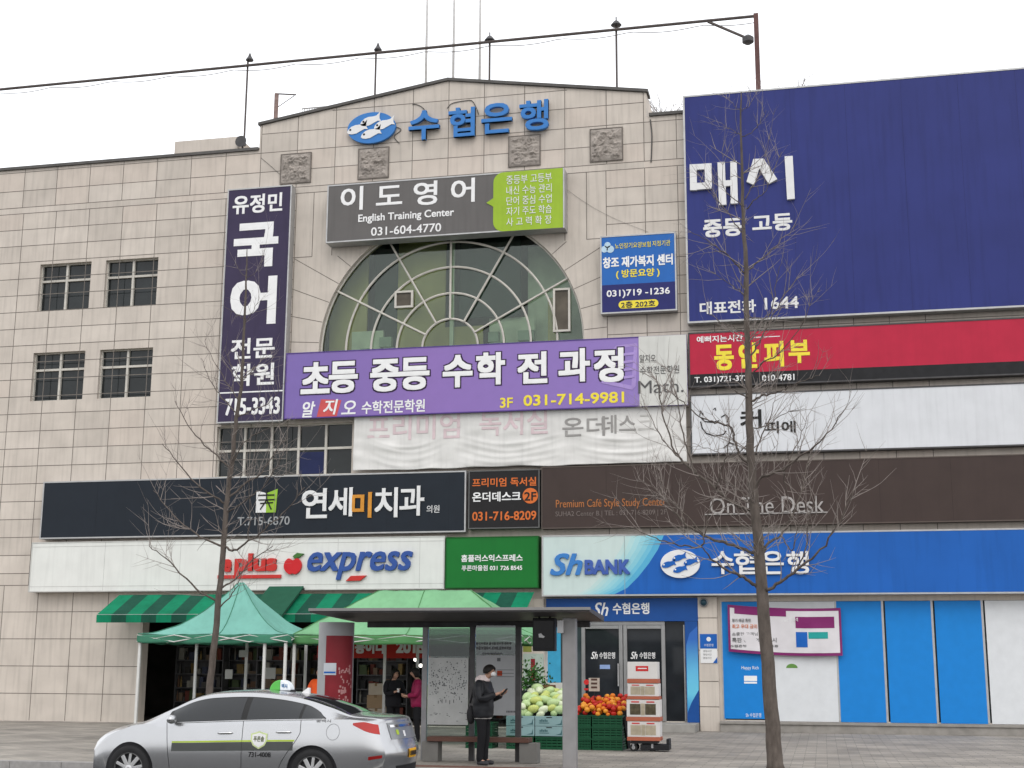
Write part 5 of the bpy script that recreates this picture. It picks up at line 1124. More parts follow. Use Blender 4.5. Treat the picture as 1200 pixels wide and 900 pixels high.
# greens and basket behind the melons
p = P(622, 812, -8.0); T = thing('leafy_greens', (p.x, -8.0, z_t+.1), 'bushy bunch of dark leafy greens above the melons', 'vegetable')
mb = MB(); rn = random.Random(2)
for k in range(1100):
    c = Vector((p.x+rn.gauss(0, .19), -8.0+rn.gauss(0, .12), p.z+.2+rn.gauss(0, .2))); d = Vector((rn.gauss(0, 1), rn.gauss(0, 1), rn.gauss(.3, 1))).normalized(); s_ = d.cross(Vector((.3, .2, 1))).normalized()
    L = rn.uniform(.05, .11); mb.add([c, c+d*L*.5+s_*L*.32, c+d*L, c+d*L*.5-s_*L*.32], [(0, 1, 2, 3)])
mb.build('leaves', mat('leaf_dark_green', (.06, .17, .04), .5, .5, 9), T); MB().box(p.x-.3, p.x+.3, -8.2, -7.8, 0, p.z+.05).build('tub', mat('dark_tub', (.03, .04, .035), .6), T)
p = P(640, 812, -8.0); q = P(653, 797, -8.0)
T = thing('wicker_basket', (p.x, -8, p.z), 'brown wicker basket standing behind the pale melons', 'basket')
cxx = (P(631, 805, -8).x+P(651, 805, -8).x)/2; rw = (P(651, 805, -8).x-P(631, 805, -8).x)/2
mb = MB(); mb.lathe((cxx, -8.0, p.z-.35), [(rw*.8, 0), (rw*.92, .2), (rw, .52)], 'z', 20)
for k in range(9): mb.lathe((cxx, -8.0, p.z-.32+.055*k), [(rw*(.83+.02*k), 0), (rw*(.88+.02*k), .012), (rw*(.83+.02*k), .025)], 'z', 20)
mb.build('basket_body', mat('wicker_brown', (.17, .09, .05), .8, .4, 14), T); MB().box(cxx-rw*.7, cxx+rw*.7, -8.2, -7.8, 0, p.z-.352).build('stool', M_black, T)
# price card
a, b = P(690, 810, -8.6), P(702.5, 794.5, -8.6); T = thing('price_card', ((a.x+b.x)/2, -8.6, .9), 'small cream price card on a stick above the red fruit', 'price card')
MB().box(a.x, b.x, -8.6, -8.585, a.z, b.z).build('card', mat('cream_card', (.45, .40, .34), .6), T); MB().tube([((a.x+b.x)/2, -8.58, .85), ((a.x+b.x)/2, -8.58, a.z+.03)], .008, 5).build('stick', M_black, T)
mb = MB(); mb.lathe((a.x-.05, -8.6, (a.z+b.z)/2+.05), [(.055, -.004), (.055, .006)], 'y', 14); mb.box(a.x-.10, a.x-.01, -8.603, -8.59, a.z+.02, a.z+.06); mb.build('red_tag', M_red, T)
mb = MB()
for k in range(3): mb.box(a.x+.05, b.x-.05, -8.604, -8.6, a.z+.06+.08*k, a.z+.10+.08*k)
mb.build('card_lines', mat('dark_brown_print', (.09, .05, .04)), T)
# stack of white fruit boxes on a hand truck
yx = -9.4
BW_ = mat('white_box_card', (.62, .60, .58), .6, .06, 3); BT = mat('terracotta_box_card', (.40, .12, .07), .6, .08, 4); BS = mat('brown_green_photo', (.09, .075, .045), .6, .5, 12); BK = mat('cream_photo', (.40, .35, .26), .6, .2, 8)
for k, (px0, px1, py0, py1) in enumerate(((735.5, 770, 775.5, 800.5), (735.5, 771.5, 801, 819.5), (734.5, 773, 820, 845), (735.5, 773, 845.5, 868))):
    a, b = P(px0, py1, yx), P(px1, py0, yx)
    T = thing('fruit_box', (a.x, yx, a.z), ['topmost white fruit box with a plain red label, on the stack by the bank door', 'second white fruit box from the top, with two window pictures', 'third white fruit box from the top, jutting out slightly', 'bottom white fruit box of the stack, resting on the hand truck'][k], 'box', 'white fruit boxes on the hand truck')
    h = b.z-a.z; MB().box(a.x, b.x-.0, yx, yx+.42, a.z+h*.2, b.z-.003).build('lid', BW_, T, bev=.006); MB().box(a.x-.01, b.x+.01, yx-.01, yx+.43, a.z+.002, a.z+h*.2-.002).build('tray', BT, T, bev=.005)
    w_ = b.x-a.x
    if k == 0:
        MB().box(a.x+w_*.28, a.x+w_*.70, yx-.004, yx+.01, a.z+h*.56, a.z+h*.80).build('red_label', M_red, T); MB().box(a.x+w_*.35, a.x+w_*.65, yx-.006, yx+.01, a.z+h*.66, a.z+h*.71).build('label_line', bt, T)
    else:
        for u0, u1 in ((.10, .42), (.56, .88)): MB().box(a.x+w_*u0, a.x+w_*u1, yx-.004, yx+.01, a.z+h*.30, a.z+h*.80).build('picture', BS if (k+int(u0*10)) % 2 else BK, T); 
        MB().box(a.x+w_*.43, a.x+w_*.55, yx-.004, yx+.01, a.z+h*.28, a.z+h*.82).build('picture', BK, T)
        for u0, u1 in ((.14, .38), (.60, .84)): MB().box(a.x+w_*u0, a.x+w_*u1, yx-.005, yx+.01, a.z+h*.86, a.z+h*.92).build('small_print', M_red, T)
a, b = P(734, 880, yx), P(784, 869, yx); T = thing('hand_truck', (a.x, yx, 0), 'low black hand truck under the stack of white fruit boxes', 'trolley')
MB().box(a.x+.08, b.x-.24, yx, yx+.45, b.z-.05, b.z+.0).build('deck', M_black, T, bev=.008); mb = MB(); mb.box(a.x+.28, b.x, yx+.02, yx+.42, .03, .14); mb.box(b.x-.06, b.x, yx+.05, yx+.39, .14, .25); mb.build('frame', M_black, T, bev=.01)
for x, y in ((a.x+.14, yx+.05), (b.x-.34, yx+.05), (a.x+.14, yx+.40), (b.x-.34, yx+.40)):
    w_ = MB().lathe((x, y-.02, .075), [(.03, 0), (.075, .004), (.075, .036), (.03, .04)], 'y', 18).build('wheel', mat('worn_rubber', (.03, .03, .03), .8), T, smooth=False); MB().lathe((x, y-.024, .075), [(.035, 0), (.035, .048)], 'y', 12).build('hub', M_alu, w_)
    MB().box(x-.02, x+.02, y-.035, y-.026, .07, b.z-.05).build('fork', M_steel, T)
# ------------------------------------------------------------------ people
SKIN = mat('skin', (.42, .25, .18), .55, .06, 8); HAIR = mat('black_hair', (.012, .010, .009), .55, .2, 20)
def skin_mesh(verts, edges, radii, root=0, sub=2):
    me = bpy.data.meshes.new('skinned'); me.from_pydata([tuple(v) for v in verts], edges, []); o = bpy.data.objects.new('skinned', me); COL.objects.link(o)
    m = o.modifiers.new('skin', 'SKIN'); m.use_smooth_shade = True
    if not me.skin_vertices: me.skin_vertices.new()
    for i, r_ in enumerate(radii):
        s_ = me.skin_vertices[0].data[i]; s_.radius = r_ if isinstance(r_, tuple) else (r_, r_); s_.use_root = (i == root)
    sb_ = o.modifiers.new('sub', 'SUBSURF'); sb_.levels = sub; sb_.render_levels = sub
    out = bpy.data.meshes.new_from_object(o.evaluated_get(bpy.context.evaluated_depsgraph_get())); bpy.data.objects.remove(o); return out
class Skel:
    def __init__(s): s.v = []; s.e = []; s.r = []
    def chain(s, pts, rad, start=None):
        prev = start; ids = []
        for p, r_ in zip(pts, rad):
            s.v.append(Vector(p)); s.r.append(r_); i = len(s.v)-1
            if prev is not None: s.e.append((prev, i))
            prev = i; ids.append(i)
        return ids
def to_world(me, loc, rz, H):
    me.transform(Matrix.Translation(Vector(loc)) @ Matrix.Rotation(rz, 4, 'Z') @ Matrix.Scale(H/1.70, 4)); return me
def person(loc, rz, H, label, jm, pm, arms, legs=None, head_tilt=.0, hood=None, hair_long=False, hem=None, shoe=M_black, bulk=1.0):
    """local frame: facing +x, left +y; arms: (elbow, wrist, finger direction) for left then right"""
    T = thing('person', loc, label, 'person')
    hx = .035+head_tilt*.10; hz = -.02*head_tilt
    legs = legs or [[(.0, .09, .88), (.02, .095, .48), (-.02, .10, .09), (.12, .11, .04)], [(0, -.09, .88), (.015, -.095, .48), (-.03, -.10, .09), (.11, -.115, .04)]]
    S = Skel(); tor = S.chain([(0, 0, .93), (0, 0, 1.10), (.0, 0, 1.28), (.0, 0, 1.42), (.02+head_tilt*.03, 0, 1.485)], [(.10, .13), (.095, .12), (.10, .14), (.06, .07), .052])
    hd = S.chain([(hx, 0, 1.545+hz), (hx+.01*head_tilt, 0, 1.60+hz), (hx, 0, 1.655+hz)], [(.075, .068), (.092, .078), (.06, .055)], tor[-1])
    for L in legs: S.chain(L, [.085, .055, .038, .030], tor[0])
    for sgn, (el, wr, fd) in zip((1, -1), arms):
        ids = S.chain([(0, sgn*.155, 1.385), (0, sgn*.19, 1.36), el, wr], [.06, .055, .04, .027], tor[2]); wr = Vector(wr); fd = Vector(fd).normalized(); up = Vector((0, 0, 1)); sd = fd.cross(up).normalized()
        palm = S.chain([wr+fd*.05], [.030], ids[-1])[0]
        for k in range(4):
            o_ = sd*(.027-.018*k); L = (.062, .07, .066, .052)[k]; b_ = wr+fd*.085+o_
            S.chain([b_, b_+fd*L*.5+up*.012, b_+fd*L*.85+up*.035], [.011, .009, .008], palm)
        S.chain([wr+fd*.05+sd*.036, wr+fd*.085+sd*.045+up*.02], [.011, .009], palm)
    me = skin_mesh(S.v, S.e, S.r)
    bm = bmesh.new(); bm.from_mesh(me)
    mb = MB(); mb.ell((hx+.088, 0, 1.582+hz), .018, .013, .022, 8, 6); mb.ell((hx-.005, .078, 1.59+hz), .018, .010, .030, 8, 6); mb.ell((hx-.005, -.078, 1.59+hz), .018, .010, .030, 8, 6); mb.ell((hx+.078, 0, 1.545+hz), .012, .024, .008, 8, 6)
    m2 = bpy.data.meshes.new('face'); m2.from_pydata(mb.v, [], mb.f); bm.from_mesh(m2); bm.to_mesh(me); bm.free(); bpy.data.meshes.remove(m2)
    link('body', to_world(me, loc, rz, H), SKIN, T, smooth=True)
    def wm(mb, nm, m, smooth=True):
        me = bpy.data.meshes.new(nm); me.from_pydata(mb.v, [], mb.f); return link(nm, to_world(me, loc, rz, H), m, T, smooth=smooth)
    e = MB()
    for s_ in (1, -1): e.ell((hx+.080, s_*.030, 1.603+hz), .010, .012, .006, 8, 5)
    wm(e, 'eyes', M_black)
    # hair: a cap over the back and top of the skull
    h = MB()
    def cap(u, v):
        a = 2*math.pi*u; b = math.pi*.5*v*1.25
        front = max(0, math.cos(a)); b *= 1-.42*front
        r_ = 1.0+.04*noise.noise(Vector((math.cos(a)*4, math.sin(a)*4, b*4)))
        return (hx-.010+.118*r_*math.sin(b)*math.cos(a), .106*r_*math.sin(b)*math.sin(a), 1.605+hz+.112*r_*math.cos(b)-(.10 if hair_long else 0)*max(0, b-1.2)*1.0*(1-front))
    h.grid(cap, 40, 14); ho = wm(h, 'hair', HAIR); md = ho.modifiers.new('thick', 'SOLIDIFY'); md.thickness = .012; md.offset = 1
    # trousers
    S = Skel(); c = S.chain([(0, 0, .97), (0, 0, .90)], [(.115, .145), (.115, .15)])
    for L in legs:
        a_, k_, f_ = map(Vector, L[:3]); S.chain([a_-Vector((0, 0, .06)), a_.lerp(k_, .55), k_, k_.lerp(f_, .5), f_+Vector((.015, 0, -.065))], [.100, .090, .076, .068, .066], c[1])
    link('trousers', to_world(skin_mesh(S.v, S.e, S.r), loc, rz, H), pm, T, smooth=True)
    for L in legs:
        f_, t_ = Vector(L[2]), Vector(L[3]); S = Skel(); S.chain([f_+Vector((-.035, 0, -.035)), f_.lerp(t_, .5)+Vector((.01, 0, -.02)), t_+Vector((.05, 0, -.005))], [(.045, .05), (.05, .046), (.042, .030)])
        link('shoe', to_world(skin_mesh(S.v, S.e, S.r), loc, rz, H), shoe, T, smooth=True)
    # jacket
    S = Skel(); k = bulk; c = S.chain([(0, 0, .76), (0, 0, .84), (0, 0, 1.02), (0, 0, 1.18), (.0, 0, 1.31), (0, 0, 1.42)], [(.15*k, .185*k), (.165*k, .20*k), (.165*k, .20*k), (.165*k, .195*k), (.145*k, .18*k), (.08, .095)])
    for sgn, (el, wr, fd) in zip((1, -1), arms):
        el, wr = Vector(el), Vector(wr); S.chain([(0, sgn*.165, 1.375), (0, sgn*.205, 1.34), el.lerp(Vector((0, sgn*.205, 1.34)), .4), el, el.lerp(wr, .5), wr.lerp(el, .06)], [.075, .078*k, .072*k, .070*k, .062*k, .052], c[4])
    jme = skin_mesh(S.v, S.e, S.r, sub=3)
    for v in jme.vertices:
        q_ = v.co*9; v.co += v.normal*(.010*noise.noise(q_)+.006*noise.noise(Vector((v.co.x*8, v.co.y*8, v.co.z*26))))
    link('jacket', to_world(jme, loc, rz, H), jm, T, smooth=True)
    if hem:
        mb = MB()
        mb.lathe((0, 0, 0), [(.11*k, .775), (.128*k, .78), (.130*k, .82), (.10*k, .84)], 'z', 28); mb.v = [(x, y*1.2, z) for x, y, z in mb.v]; wm(mb, 'shirt_hem', hem)
    if hood:
        mb = MB()
        for q_ in range(3): mb.lathe((.0, 0, 1.40+.028*q_), [(.075+.01*(2-q_), 0), (.118-.012*q_, .02), (.112-.012*q_, .05), (.06, .065)], 'z', 24)
        mb.ell((-.075, 0, 1.435), .07, .10, .07, 14, 10); wm(mb, 'hood', hood)
    return T, wm, hx, hz
PADJ = mat('black_padded_jacket', (.016, .017, .02), .45, .2, 5); BLK = mat('black_trousers', (.011, .011, .013), .8, .15, 6)
p = G(565.5, 896.5)
T, wm, hx, hz = person((p.x, p.y, 0), R(-8), 1.70, 'young man in black jacket and pale hood looking at a phone in the bus shelter', PADJ, BLK,
    [((.06, .27, 1.10), (.30, .13, 1.19), (.6, -.4, .25)), ((.05, -.27, 1.10), (.30, -.11, 1.20), (.6, .4, .25))], head_tilt=.9, hood=mat('pale_pink_hood', (.55, .47, .46), .85, .1, 6), hem=mat('white_shirt_cloth', (.55, .54, .53), .85, .08), shoe=mat('dark_grey_shoe', (.04, .04, .045), .6), bulk=1.17)
mk_ = MB(); mk_.ell((hx+.058, 0, 1.553+hz), .052, .060, .048, 14, 10); wm(mk_, 'face_mask', mat('white_mask_cloth', (.66, .66, .66), .8, .05))
def held(nm, label, cat, mb, m, loc, rz, H):
    me = bpy.data.meshes.new(nm); me.from_pydata(mb.v, [], mb.f); to_world(me, loc, rz, H); return tag(link(nm, me, m, None, org=loc), label, cat)
mb = MB(); mb.obox((.405, -.03, 1.235), (.05, 0, .055), (0, .038, 0), (-.004, 0, .004)); held('phone', 'dark phone held up by the young man in the shelter', 'phone', mb, M_black, (p.x, p.y, 0), R(-8), 1.70)
BG = thing('shoulder_bag', (p.x-.2, p.y, .7), 'black bag hanging behind the hip of the young man in the shelter', 'bag')
mb = MB(); mb.ell((-.20, -.06, .84), .07, .11, .16, 18, 12); me = bpy.data.meshes.new('bag_body'); me.from_pydata(mb.v, [], mb.f); link('bag_body', to_world(me, (p.x, p.y, 0), R(-8), 1.70), mat('black_bag_cloth', (.02, .02, .022), .7, .2), BG, smooth=True)
mb = MB(); mb.tube([(-.22, -.05, 1.04), (-.15, -.10, 1.25), (-.05, -.14, 1.42), (.08, -.10, 1.36), (.15, .02, 1.2)], .016, 6); me = bpy.data.meshes.new('strap'); me.from_pydata(mb.v, [], mb.f); link('strap', to_world(me, (p.x, p.y, 0), R(-8), 1.70), MATS['black_bag_cloth'], BG, smooth=True)
# shoppers under the green tent
y2 = -7.0; h2 = P(463, 785, y2); H2 = h2.z+.02
T, wm, hx, hz = person((h2.x-.03, y2, 0), R(-42), H2, 'shopper in a long black coat holding a cup, under the green tent', mat('black_wool_coat', (.014, .014, .017), .85, .15), BLK,
    [((.05, .28, 1.08), (.28, .12, 1.06), (.6, -.3, .1)), ((.08, -.25, 1.10), (.26, -.10, 1.16), (.5, .4, .2))], head_tilt=.6, hair_long=True, bulk=1.08)
mb = MB(); mb.lathe((.335, -.06, 1.15), [(.028, 0), (.036, .09)], 'z', 14); held('paper_cup', 'white paper cup in the hand of the shopper in black', 'cup', mb, bt, (h2.x-.03, y2, 0), R(-42), H2)
y3 = -7.4; h3 = P(489, 784, y3); H3 = h3.z+.03
person((h3.x+.02, y3, 0), R(200), H3, 'shopper in a magenta padded jacket beside the thin shelter post', mat('magenta_padded_jacket', (.23, .012, .06), .5, .2, 5), BLK, [((.05, .27, 1.08), (.26, .14, 1.05), (.6, -.3, .1)), ((.03, -.27, 1.10), (.24, -.14, 1.02), (.6, .3, 0))], head_tilt=.5, hair_long=True, bulk=1.08)
y4 = -8.0; h4 = P(374, 784, y4)
person((h4.x+.03, y4, 0), R(-100), h4.z+.03, 'vendor in a bright orange jacket half hidden by the grey column', mat('bright_orange_jacket', (.75, .10, .02), .6, .1, 5), BLK, [((.02, .27, 1.10), (.10, .26, .86), (.3, 0, -1)), ((.02, -.27, 1.10), (.10, -.26, .86), (.3, 0, -1))], bulk=1.15)

# ------------------------------------------------------------------ the taxi
CX, CY, CZ, CL_ = -6.0, -17.70, -.165, 4.87
def kn(tab):
    xs = [a for a, b in tab]; ys = [b for a, b in tab]; n = len(xs)
    dl = [(ys[i+1]-ys[i])/(xs[i+1]-xs[i]) for i in range(n-1)]; tg = [dl[0]]+[0 if dl[i-1]*dl[i] <= 0 else 2*dl[i-1]*dl[i]/(dl[i-1]+dl[i]) for i in range(1, n-1)]+[dl[-1]]
    def f(x):
        x = max(xs[0], min(xs[-1], x)); i = 0
        while i < n-2 and x > xs[i+1]: i += 1
        h = xs[i+1]-xs[i]; t = (x-xs[i])/h
        return (2*t**3-3*t*t+1)*ys[i]+(t**3-2*t*t+t)*h*tg[i]+(-2*t**3+3*t*t)*ys[i+1]+(t**3-t*t)*h*tg[i+1]
    return f
zroof = kn([(0, 1.075), (.06, 1.105), (.3, 1.125), (.55, 1.14), (.66, 1.155), (1.0, 1.27), (1.4, 1.385), (1.8, 1.445), (2.3, 1.475), (2.8, 1.455), (3.1, 1.40), (3.5, 1.22), (3.9, 1.03), (4.2, .97), (4.6, .86), (4.8, .74), (4.87, .64)])
zbelt = kn([(0, 1.02), (.3, 1.06), (.62, 1.08), (1.0, 1.075), (2, 1.05), (3, 1.01), (3.9, .97), (4.2, .91), (4.6, .79), (4.87, .58)])
Wd = kn([(0, .80), (.1, .85), (.4, .895), (1.2, .915), (2.4, .915), (3.6, .91), (4.2, .88), (4.6, .80), (4.87, .64)])
Wr = kn([(0, .68), (.55, .66), (1.0, .60), (1.5, .585), (2.3, .59), (3.0, .60), (3.5, .66), (3.9, .76), (4.3, .76), (4.87, .54)])
drp = kn([(0, .03), (.5, .04), (1.2, .07), (2.3, .06), (3.2, .06), (3.9, .04), (4.87, .03)])
zsill = kn([(0, .36), (.3, .28), (.7, .22), (4.2, .20), (4.6, .24), (4.87, .30)])
prof = kn([(0, .90), (.10, .955), (.28, .985), (.50, 1.0), (.62, .997), (.75, .985), (1, .955)])
def place(s, w, z):
    k = (abs(w)/.9)**2.6
    se = s+.22*k*max(0, 1-s/.9)**1.5-.35*k*max(0, 1-(CL_-s)/1.1)**1.5
    if s < .35: se += (.10*max(0, min(1, (z-.72)/.34))**1.3-.05*math.exp(-((z-.60)/.14)**2))*(1-s/.35)
    return (CX-se, CY-w, CZ+z)
def sect(s, t):
    zs, zb, zr, ze = zsill(s), zbelt(s), zroof(s), zroof(s)-drp(s); zb = min(zb, ze-.008)
    if t <= 1: return Wd(s)*prof(t), zs+(zb-zs)*t
    if t <= 2:
        v = t-1; wb = Wd(s)*.955; hgt = min(1, (ze-zb)/.25); return wb+(Wr(s)-wb)*v+.03*hgt*math.sin(math.pi*v), zb+(ze-zb)*v
    v = (t-2)*math.pi/2; return Wr(s)*math.cos(v), ze+(zr-ze)*math.sin(v)
def Sf(s, t, side=1, off=0.0):
    w, z = sect(s, t); p = Vector(place(s, w*side, z))
    if off:
        w1, z1 = sect(s, min(3, t+.01)); w0, z0 = sect(s, max(0, t-.01)); d = Vector((z1-z0, -(w1-w0))); d = d.normalized() if d.length > 1e-9 else Vector((0, 1))
        p = Vector(place(s, (w+d.x*off)*side, z+d.y*off))
    return p
TX = thing('taxi', (CX-2.4, CY, CZ), 'silver taxi with a green and white roof light, cut by the bottom edge', 'car')
PAINT = mat('silver_car_paint', (.47, .475, .485), .24, .02, 3, metal=.85, coat=.5); GLS = mat('tinted_car_glass', (.014, .016, .018), .04, .1, 2, spec=.5)
ss = [0, .02, .05, .1, .16, .23, .3, .4, .5, .58, .64, .7]+[.8+.1*i for i in range(34)]+[4.2, 4.3, 4.4, 4.5, 4.6, 4.68, 4.76, 4.82, 4.87]
tt = [i/14 for i in range(15)]+[1+i/8 for i in range(1, 9)]+[2+i/10 for i in range(1, 11)]
bm = bmesh.new(); rowsv = []
for s in ss:
    near = [bm.verts.new(Sf(s, t, 1)) for t in tt]; far = [bm.verts.new(Sf(s, t, -1)) for t in tt[:-1]]; rowsv.append(near+far[::-1])
n = len(rowsv[0])
for i in range(len(ss)-1):
    for j in range(n): 
        a, b, c, d = rowsv[i][j], rowsv[i][(j+1) % n], rowsv[i+1][(j+1) % n], rowsv[i+1][j]; bm.faces.new((a, b, c, d))
for s, row, flip in ((0, rowsv[0], False), (CL_, rowsv[-1], True)):      # rear and front faces, laterally curved
    K = 14; prev = None
    m_ = len(tt)
    grid_ = []
    for j in range(m_-1):
        w, z = sect(s, tt[j]); ln = [row[j]]
        for k in range(1, K): ln.append(bm.verts.new(place(s, w*(1-2*k/K), z)))
        ln.append(row[n-1-j] if j > 0 or True else None); grid_.append(ln)
    for j in range(m_-2):
        for k in range(K):
            q = (grid_[j][k], grid_[j][k+1], grid_[j+1][k+1], grid_[j+1][k])
            bm.faces.new(q)
    for k in range(K): 
        bm.faces.new((grid_[-1][k], grid_[-1][k+1], row[m_-1]))
bmesh.ops.recalc_face_normals(bm, faces=bm.faces)
me = bpy.data.meshes.new('body'); bm.to_mesh(me); bm.free()
body = link('body', me, PAINT, TX, smooth=True)
WX = [1.17, 1.17+2.845]; WR_ = .335
cut = MB()
for s in WX:
    for sd in (1, -1): cut.lathe((CX-s, CY-sd*.78 if sd > 0 else CY+.78, CZ+WR_), [(.385, -.2), (.385, .2)], 'y', 40)
co = cut.build('wheel_cutter', M_black)
md = body.modifiers.new('arch', 'BOOLEAN'); md.operation = 'DIFFERENCE'; md.object = co; md.solver = 'EXACT'
bm_ = bpy.data.meshes.new_from_object(body.evaluated_get(bpy.context.evaluated_depsgraph_get())); body.modifiers.clear(); body.data = bm_; bpy.data.objects.remove(co)
bm_.name = 'body'
if len(bm_.materials) == 0: bm_.materials.append(PAINT)
bm_.materials[0] = PAINT
for mm in range(1, len(bm_.materials)): bm_.materials[mm] = M_black
try: bm_.set_sharp_from_angle(angle=R(38))
except Exception: pass
mb = MB()
for s in WX:
    for sd in (1, -1):
        mb = MB(); mb.lathe((CX-s, CY-sd*.60, CZ+WR_), [(.383, -.26 if sd > 0 else -.02), (.384, .02 if sd > 0 else .26)], 'y', 32); mb.build('wheel_well', M_black, TX)
def spatch(s0, s1, t0, t1, m, nm, off=.004, par=None, ns=16, nt=6, side=1, f0=None, f1=None):
    mb = MB()
    def fn(u, v):
        s = s0+(s1-s0)*u; a = f0(s) if f0 else t0; b = f1(s) if f1 else t1; return Sf(s, a+(b-a)*v, side, off)
    mb.grid(fn, ns, nt); return mb.build(nm, m, par or TX, smooth=True)
for sd in (1, -1):
    up = kn([(1.02, 1.10), (1.08, 1.45), (1.2, 1.70), (1.36, 1.82), (2, 1.86), (3, 1.86), (3.42, 1.80)]); dn = kn([(1.02, 1.07), (1.2, 1.035), (1.5, 1.03), (3.3, 1.04), (3.42, 1.06)])
    spatch(1.02, 1.36, 0, 0, GLS, 'side_window', .005, side=sd, f0=dn, f1=up); spatch(1.40, 2.20, 0, 0, GLS, 'side_window', .005, side=sd, f0=dn, f1=up); spatch(2.29, 3.40, 0, 0, GLS, 'side_window', .005, side=sd, f0=dn, f1=up)
    spatch(.99, 3.46, 0, 0, mat('black_window_trim', (.02, .02, .02), .3), 'window_trim', .0028, side=sd, ns=40, f0=lambda s: dn(max(1.02, s))-.015, f1=lambda s: up(max(1.02, min(3.42, s)))+.035)
    mb = MB(); mb.tube([Sf(.99+2.4*i/40, 1.005, sd, .006) for i in range(41)], .007, 5); mb.build('window_chrome', mat('chrome', (.7, .7, .7), .12, .02, metal=1), TX, smooth=True)
    mb = MB()
    def gap(pts): mb.tube([Sf(s, t, sd, .0005) for s, t in pts], .0045, 4)
    gap([(2.245, .04+.96*i/14) for i in range(15)]); gap([(3.35+.10*(i/14), .04+.96*i/14) for i in range(15)]); gap([(1.36+.0*i, 1.0-.03*i) for i in range(8)]+[(1.38, .74), (1.42, .66), (1.48, .56), (1.55, .46), (1.62, .34), (1.68, .2), (1.70, .05)]); gap([(1.70+1.7*i/20, .045) for i in range(21)])
    mb.build('door_gap', M_black, TX)
    for s in (1.50, 2.40):
        mb = MB(); mb.tube([Sf(s+.22*i/8, .80, sd, .014+.016*math.sin(math.pi*i/8)) for i in range(9)], [.012]+[.016]*7+[.012], 6); mb.build('door_handle', MATS['chrome'], TX, smooth=True)
    spatch(1.46, 3.34, .50, .645, mat('charcoal_stripe', (.07, .075, .072), .4), 'door_stripe', .0025, side=sd, ns=30, nt=4); spatch(1.44, 3.34, .648, .675, mat('lime_stripe', (.36, .48, .04), .4), 'lime_line', .0025, side=sd, ns=30, nt=2)
    # tail lamp wraps from a thin tip on the flank to the rear corner
    tl = kn([(0, .78), (.25, .82), (.52, .91)]); th_ = kn([(0, .985), (.25, .985), (.52, .945)])
    spatch(0.0, .52, 0, 0, mat('tail_lamp_red', (.42, .02, .015), .12, .1, 6, coat=.6), 'tail_lamp', .007, side=sd, f0=tl, f1=th_)
    spatch(.03, .22, .30, .36, mat('reflector_red', (.22, .012, .012), .25), 'rear_reflector', .006, side=sd)
# fuel flap ring, flank lettering
c_ = [(.86+.105*math.cos(2*math.pi*i/24), .80+.13*math.sin(2*math.pi*i/24)) for i in range(25)]
MB().tube([Sf(s, t, 1, .0005) for s, t in c_], .004, 4).build('fuel_flap', M_steel, TX)
def flank(x, y, z): # project the side lettering onto the flank
    s = CX-x; best = min(range(0, 61), key=lambda k: abs(sect(s, k/60)[1]-(z-CZ))); w = sect(s, best/60)[0]; p_ = Vector(place(s, w, z-CZ)); return (x, p_.y-.004+(y-(CY-.95)), z)
yq = CY-.95
for tx, cx, cy, w_, h_, m in (('731-4008', 303, 884.5, 26, 6, M_black), ('콜택시', 377, 845, 17, 3.5, M_steel)):
    a, b = P(cx-w_/2, cy, yq), P(cx+w_/2, cy, yq); t_, q_ = P(cx, cy-h_/2, yq), P(cx, cy+h_/2, yq); text_rect(tx, a.x, b.x, q_.z, t_.z, yq, m, TX, bold=.02, depth=.003, fn=flank)
a, b = P(292.5, 866, yq), P(312, 866, yq); zt_, zb_ = P(302, 857, yq).z, P(302, 878, yq).z; w_ = b.x-a.x; h_ = zt_-zb_
sh = [(0, .86), (.25, .92), (.5, 1), (.75, .92), (1, .86), (.98, .45), (.85, .2), (.5, 0), (.15, .2), (.02, .45)]
for sc, m, d, nm in ((1, mat('pale_lime_badge', (.52, .60, .30)), .003, 'door_badge'), (.82, bt, .006, 'door_badge_field')):
    mb = MB(); pts = [(a.x+w_*(.5+(u-.5)*sc), zb_+h_*(.5+(v-.5)*sc)) for u, v in sh]; mb.prism(pts, yq-d, yq+.002); mb.v = [flank(*v) for v in mb.v]; mb.build(nm, m, TX)
x0, x1 = a.x+w_*.18, a.x+w_*.82; text_rect('푸른솔', x0, x1, zb_+h_*.42, zb_+h_*.72, yq, mat('dark_olive_print', (.08, .10, .02)), TX, bold=.02, depth=.009, fn=flank)
# rear window, windscreen, boot lid panel, plate, bumper insert
def tpatch(s0, s1, k, m, nm, off=.004):
    mb = MB()
    def fn(u, v):
        s = s0+(s1-s0)*u; f = (v*2-1)*k; t = 2+math.acos(min(1, abs(f)))/(math.pi/2); p_ = Sf(s, t, 1 if f >= 0 else -1, off); return p_
    mb.grid(fn, 16, 24); return mb.build(nm, m, TX, smooth=True)
tpatch(.70, 1.46, .93, GLS, 'rear_window'); tpatch(3.16, 3.84, .95, GLS, 'windscreen')
def rpatch(w0, w1, z0, z1, m, nm, off=.005):
    mb = MB()
    def fn(u, v):
        w, z = w0+(w1-w0)*u, z0+(z1-z0)*v; p_ = Vector(place(0, w, z)); return (p_.x+off, p_.y, p_.z)
    mb.grid(fn, 14, 6); return mb.build(nm, m, TX, smooth=True)
rpatch(-.60, .60, .80, 1.03, mat('grey_boot_panel', (.26, .27, .28), .3, .05, metal=.5), 'boot_panel'); rpatch(-.56, .56, .965, 1.0, mat('chrome', (0, 0, 0)), 'boot_trim', .012)
pl_ = rpatch(-.17, .17, .525, .655, mat('yellow_plate', (.72, .36, .01), .5, .05), 'number_plate', .015); rpatch(.35, .43, .86, .93, MATS['lime_stripe'], 'boot_sticker', .009); rpatch(.12, .2, .83, .91, bt, 'boot_sticker', .009)
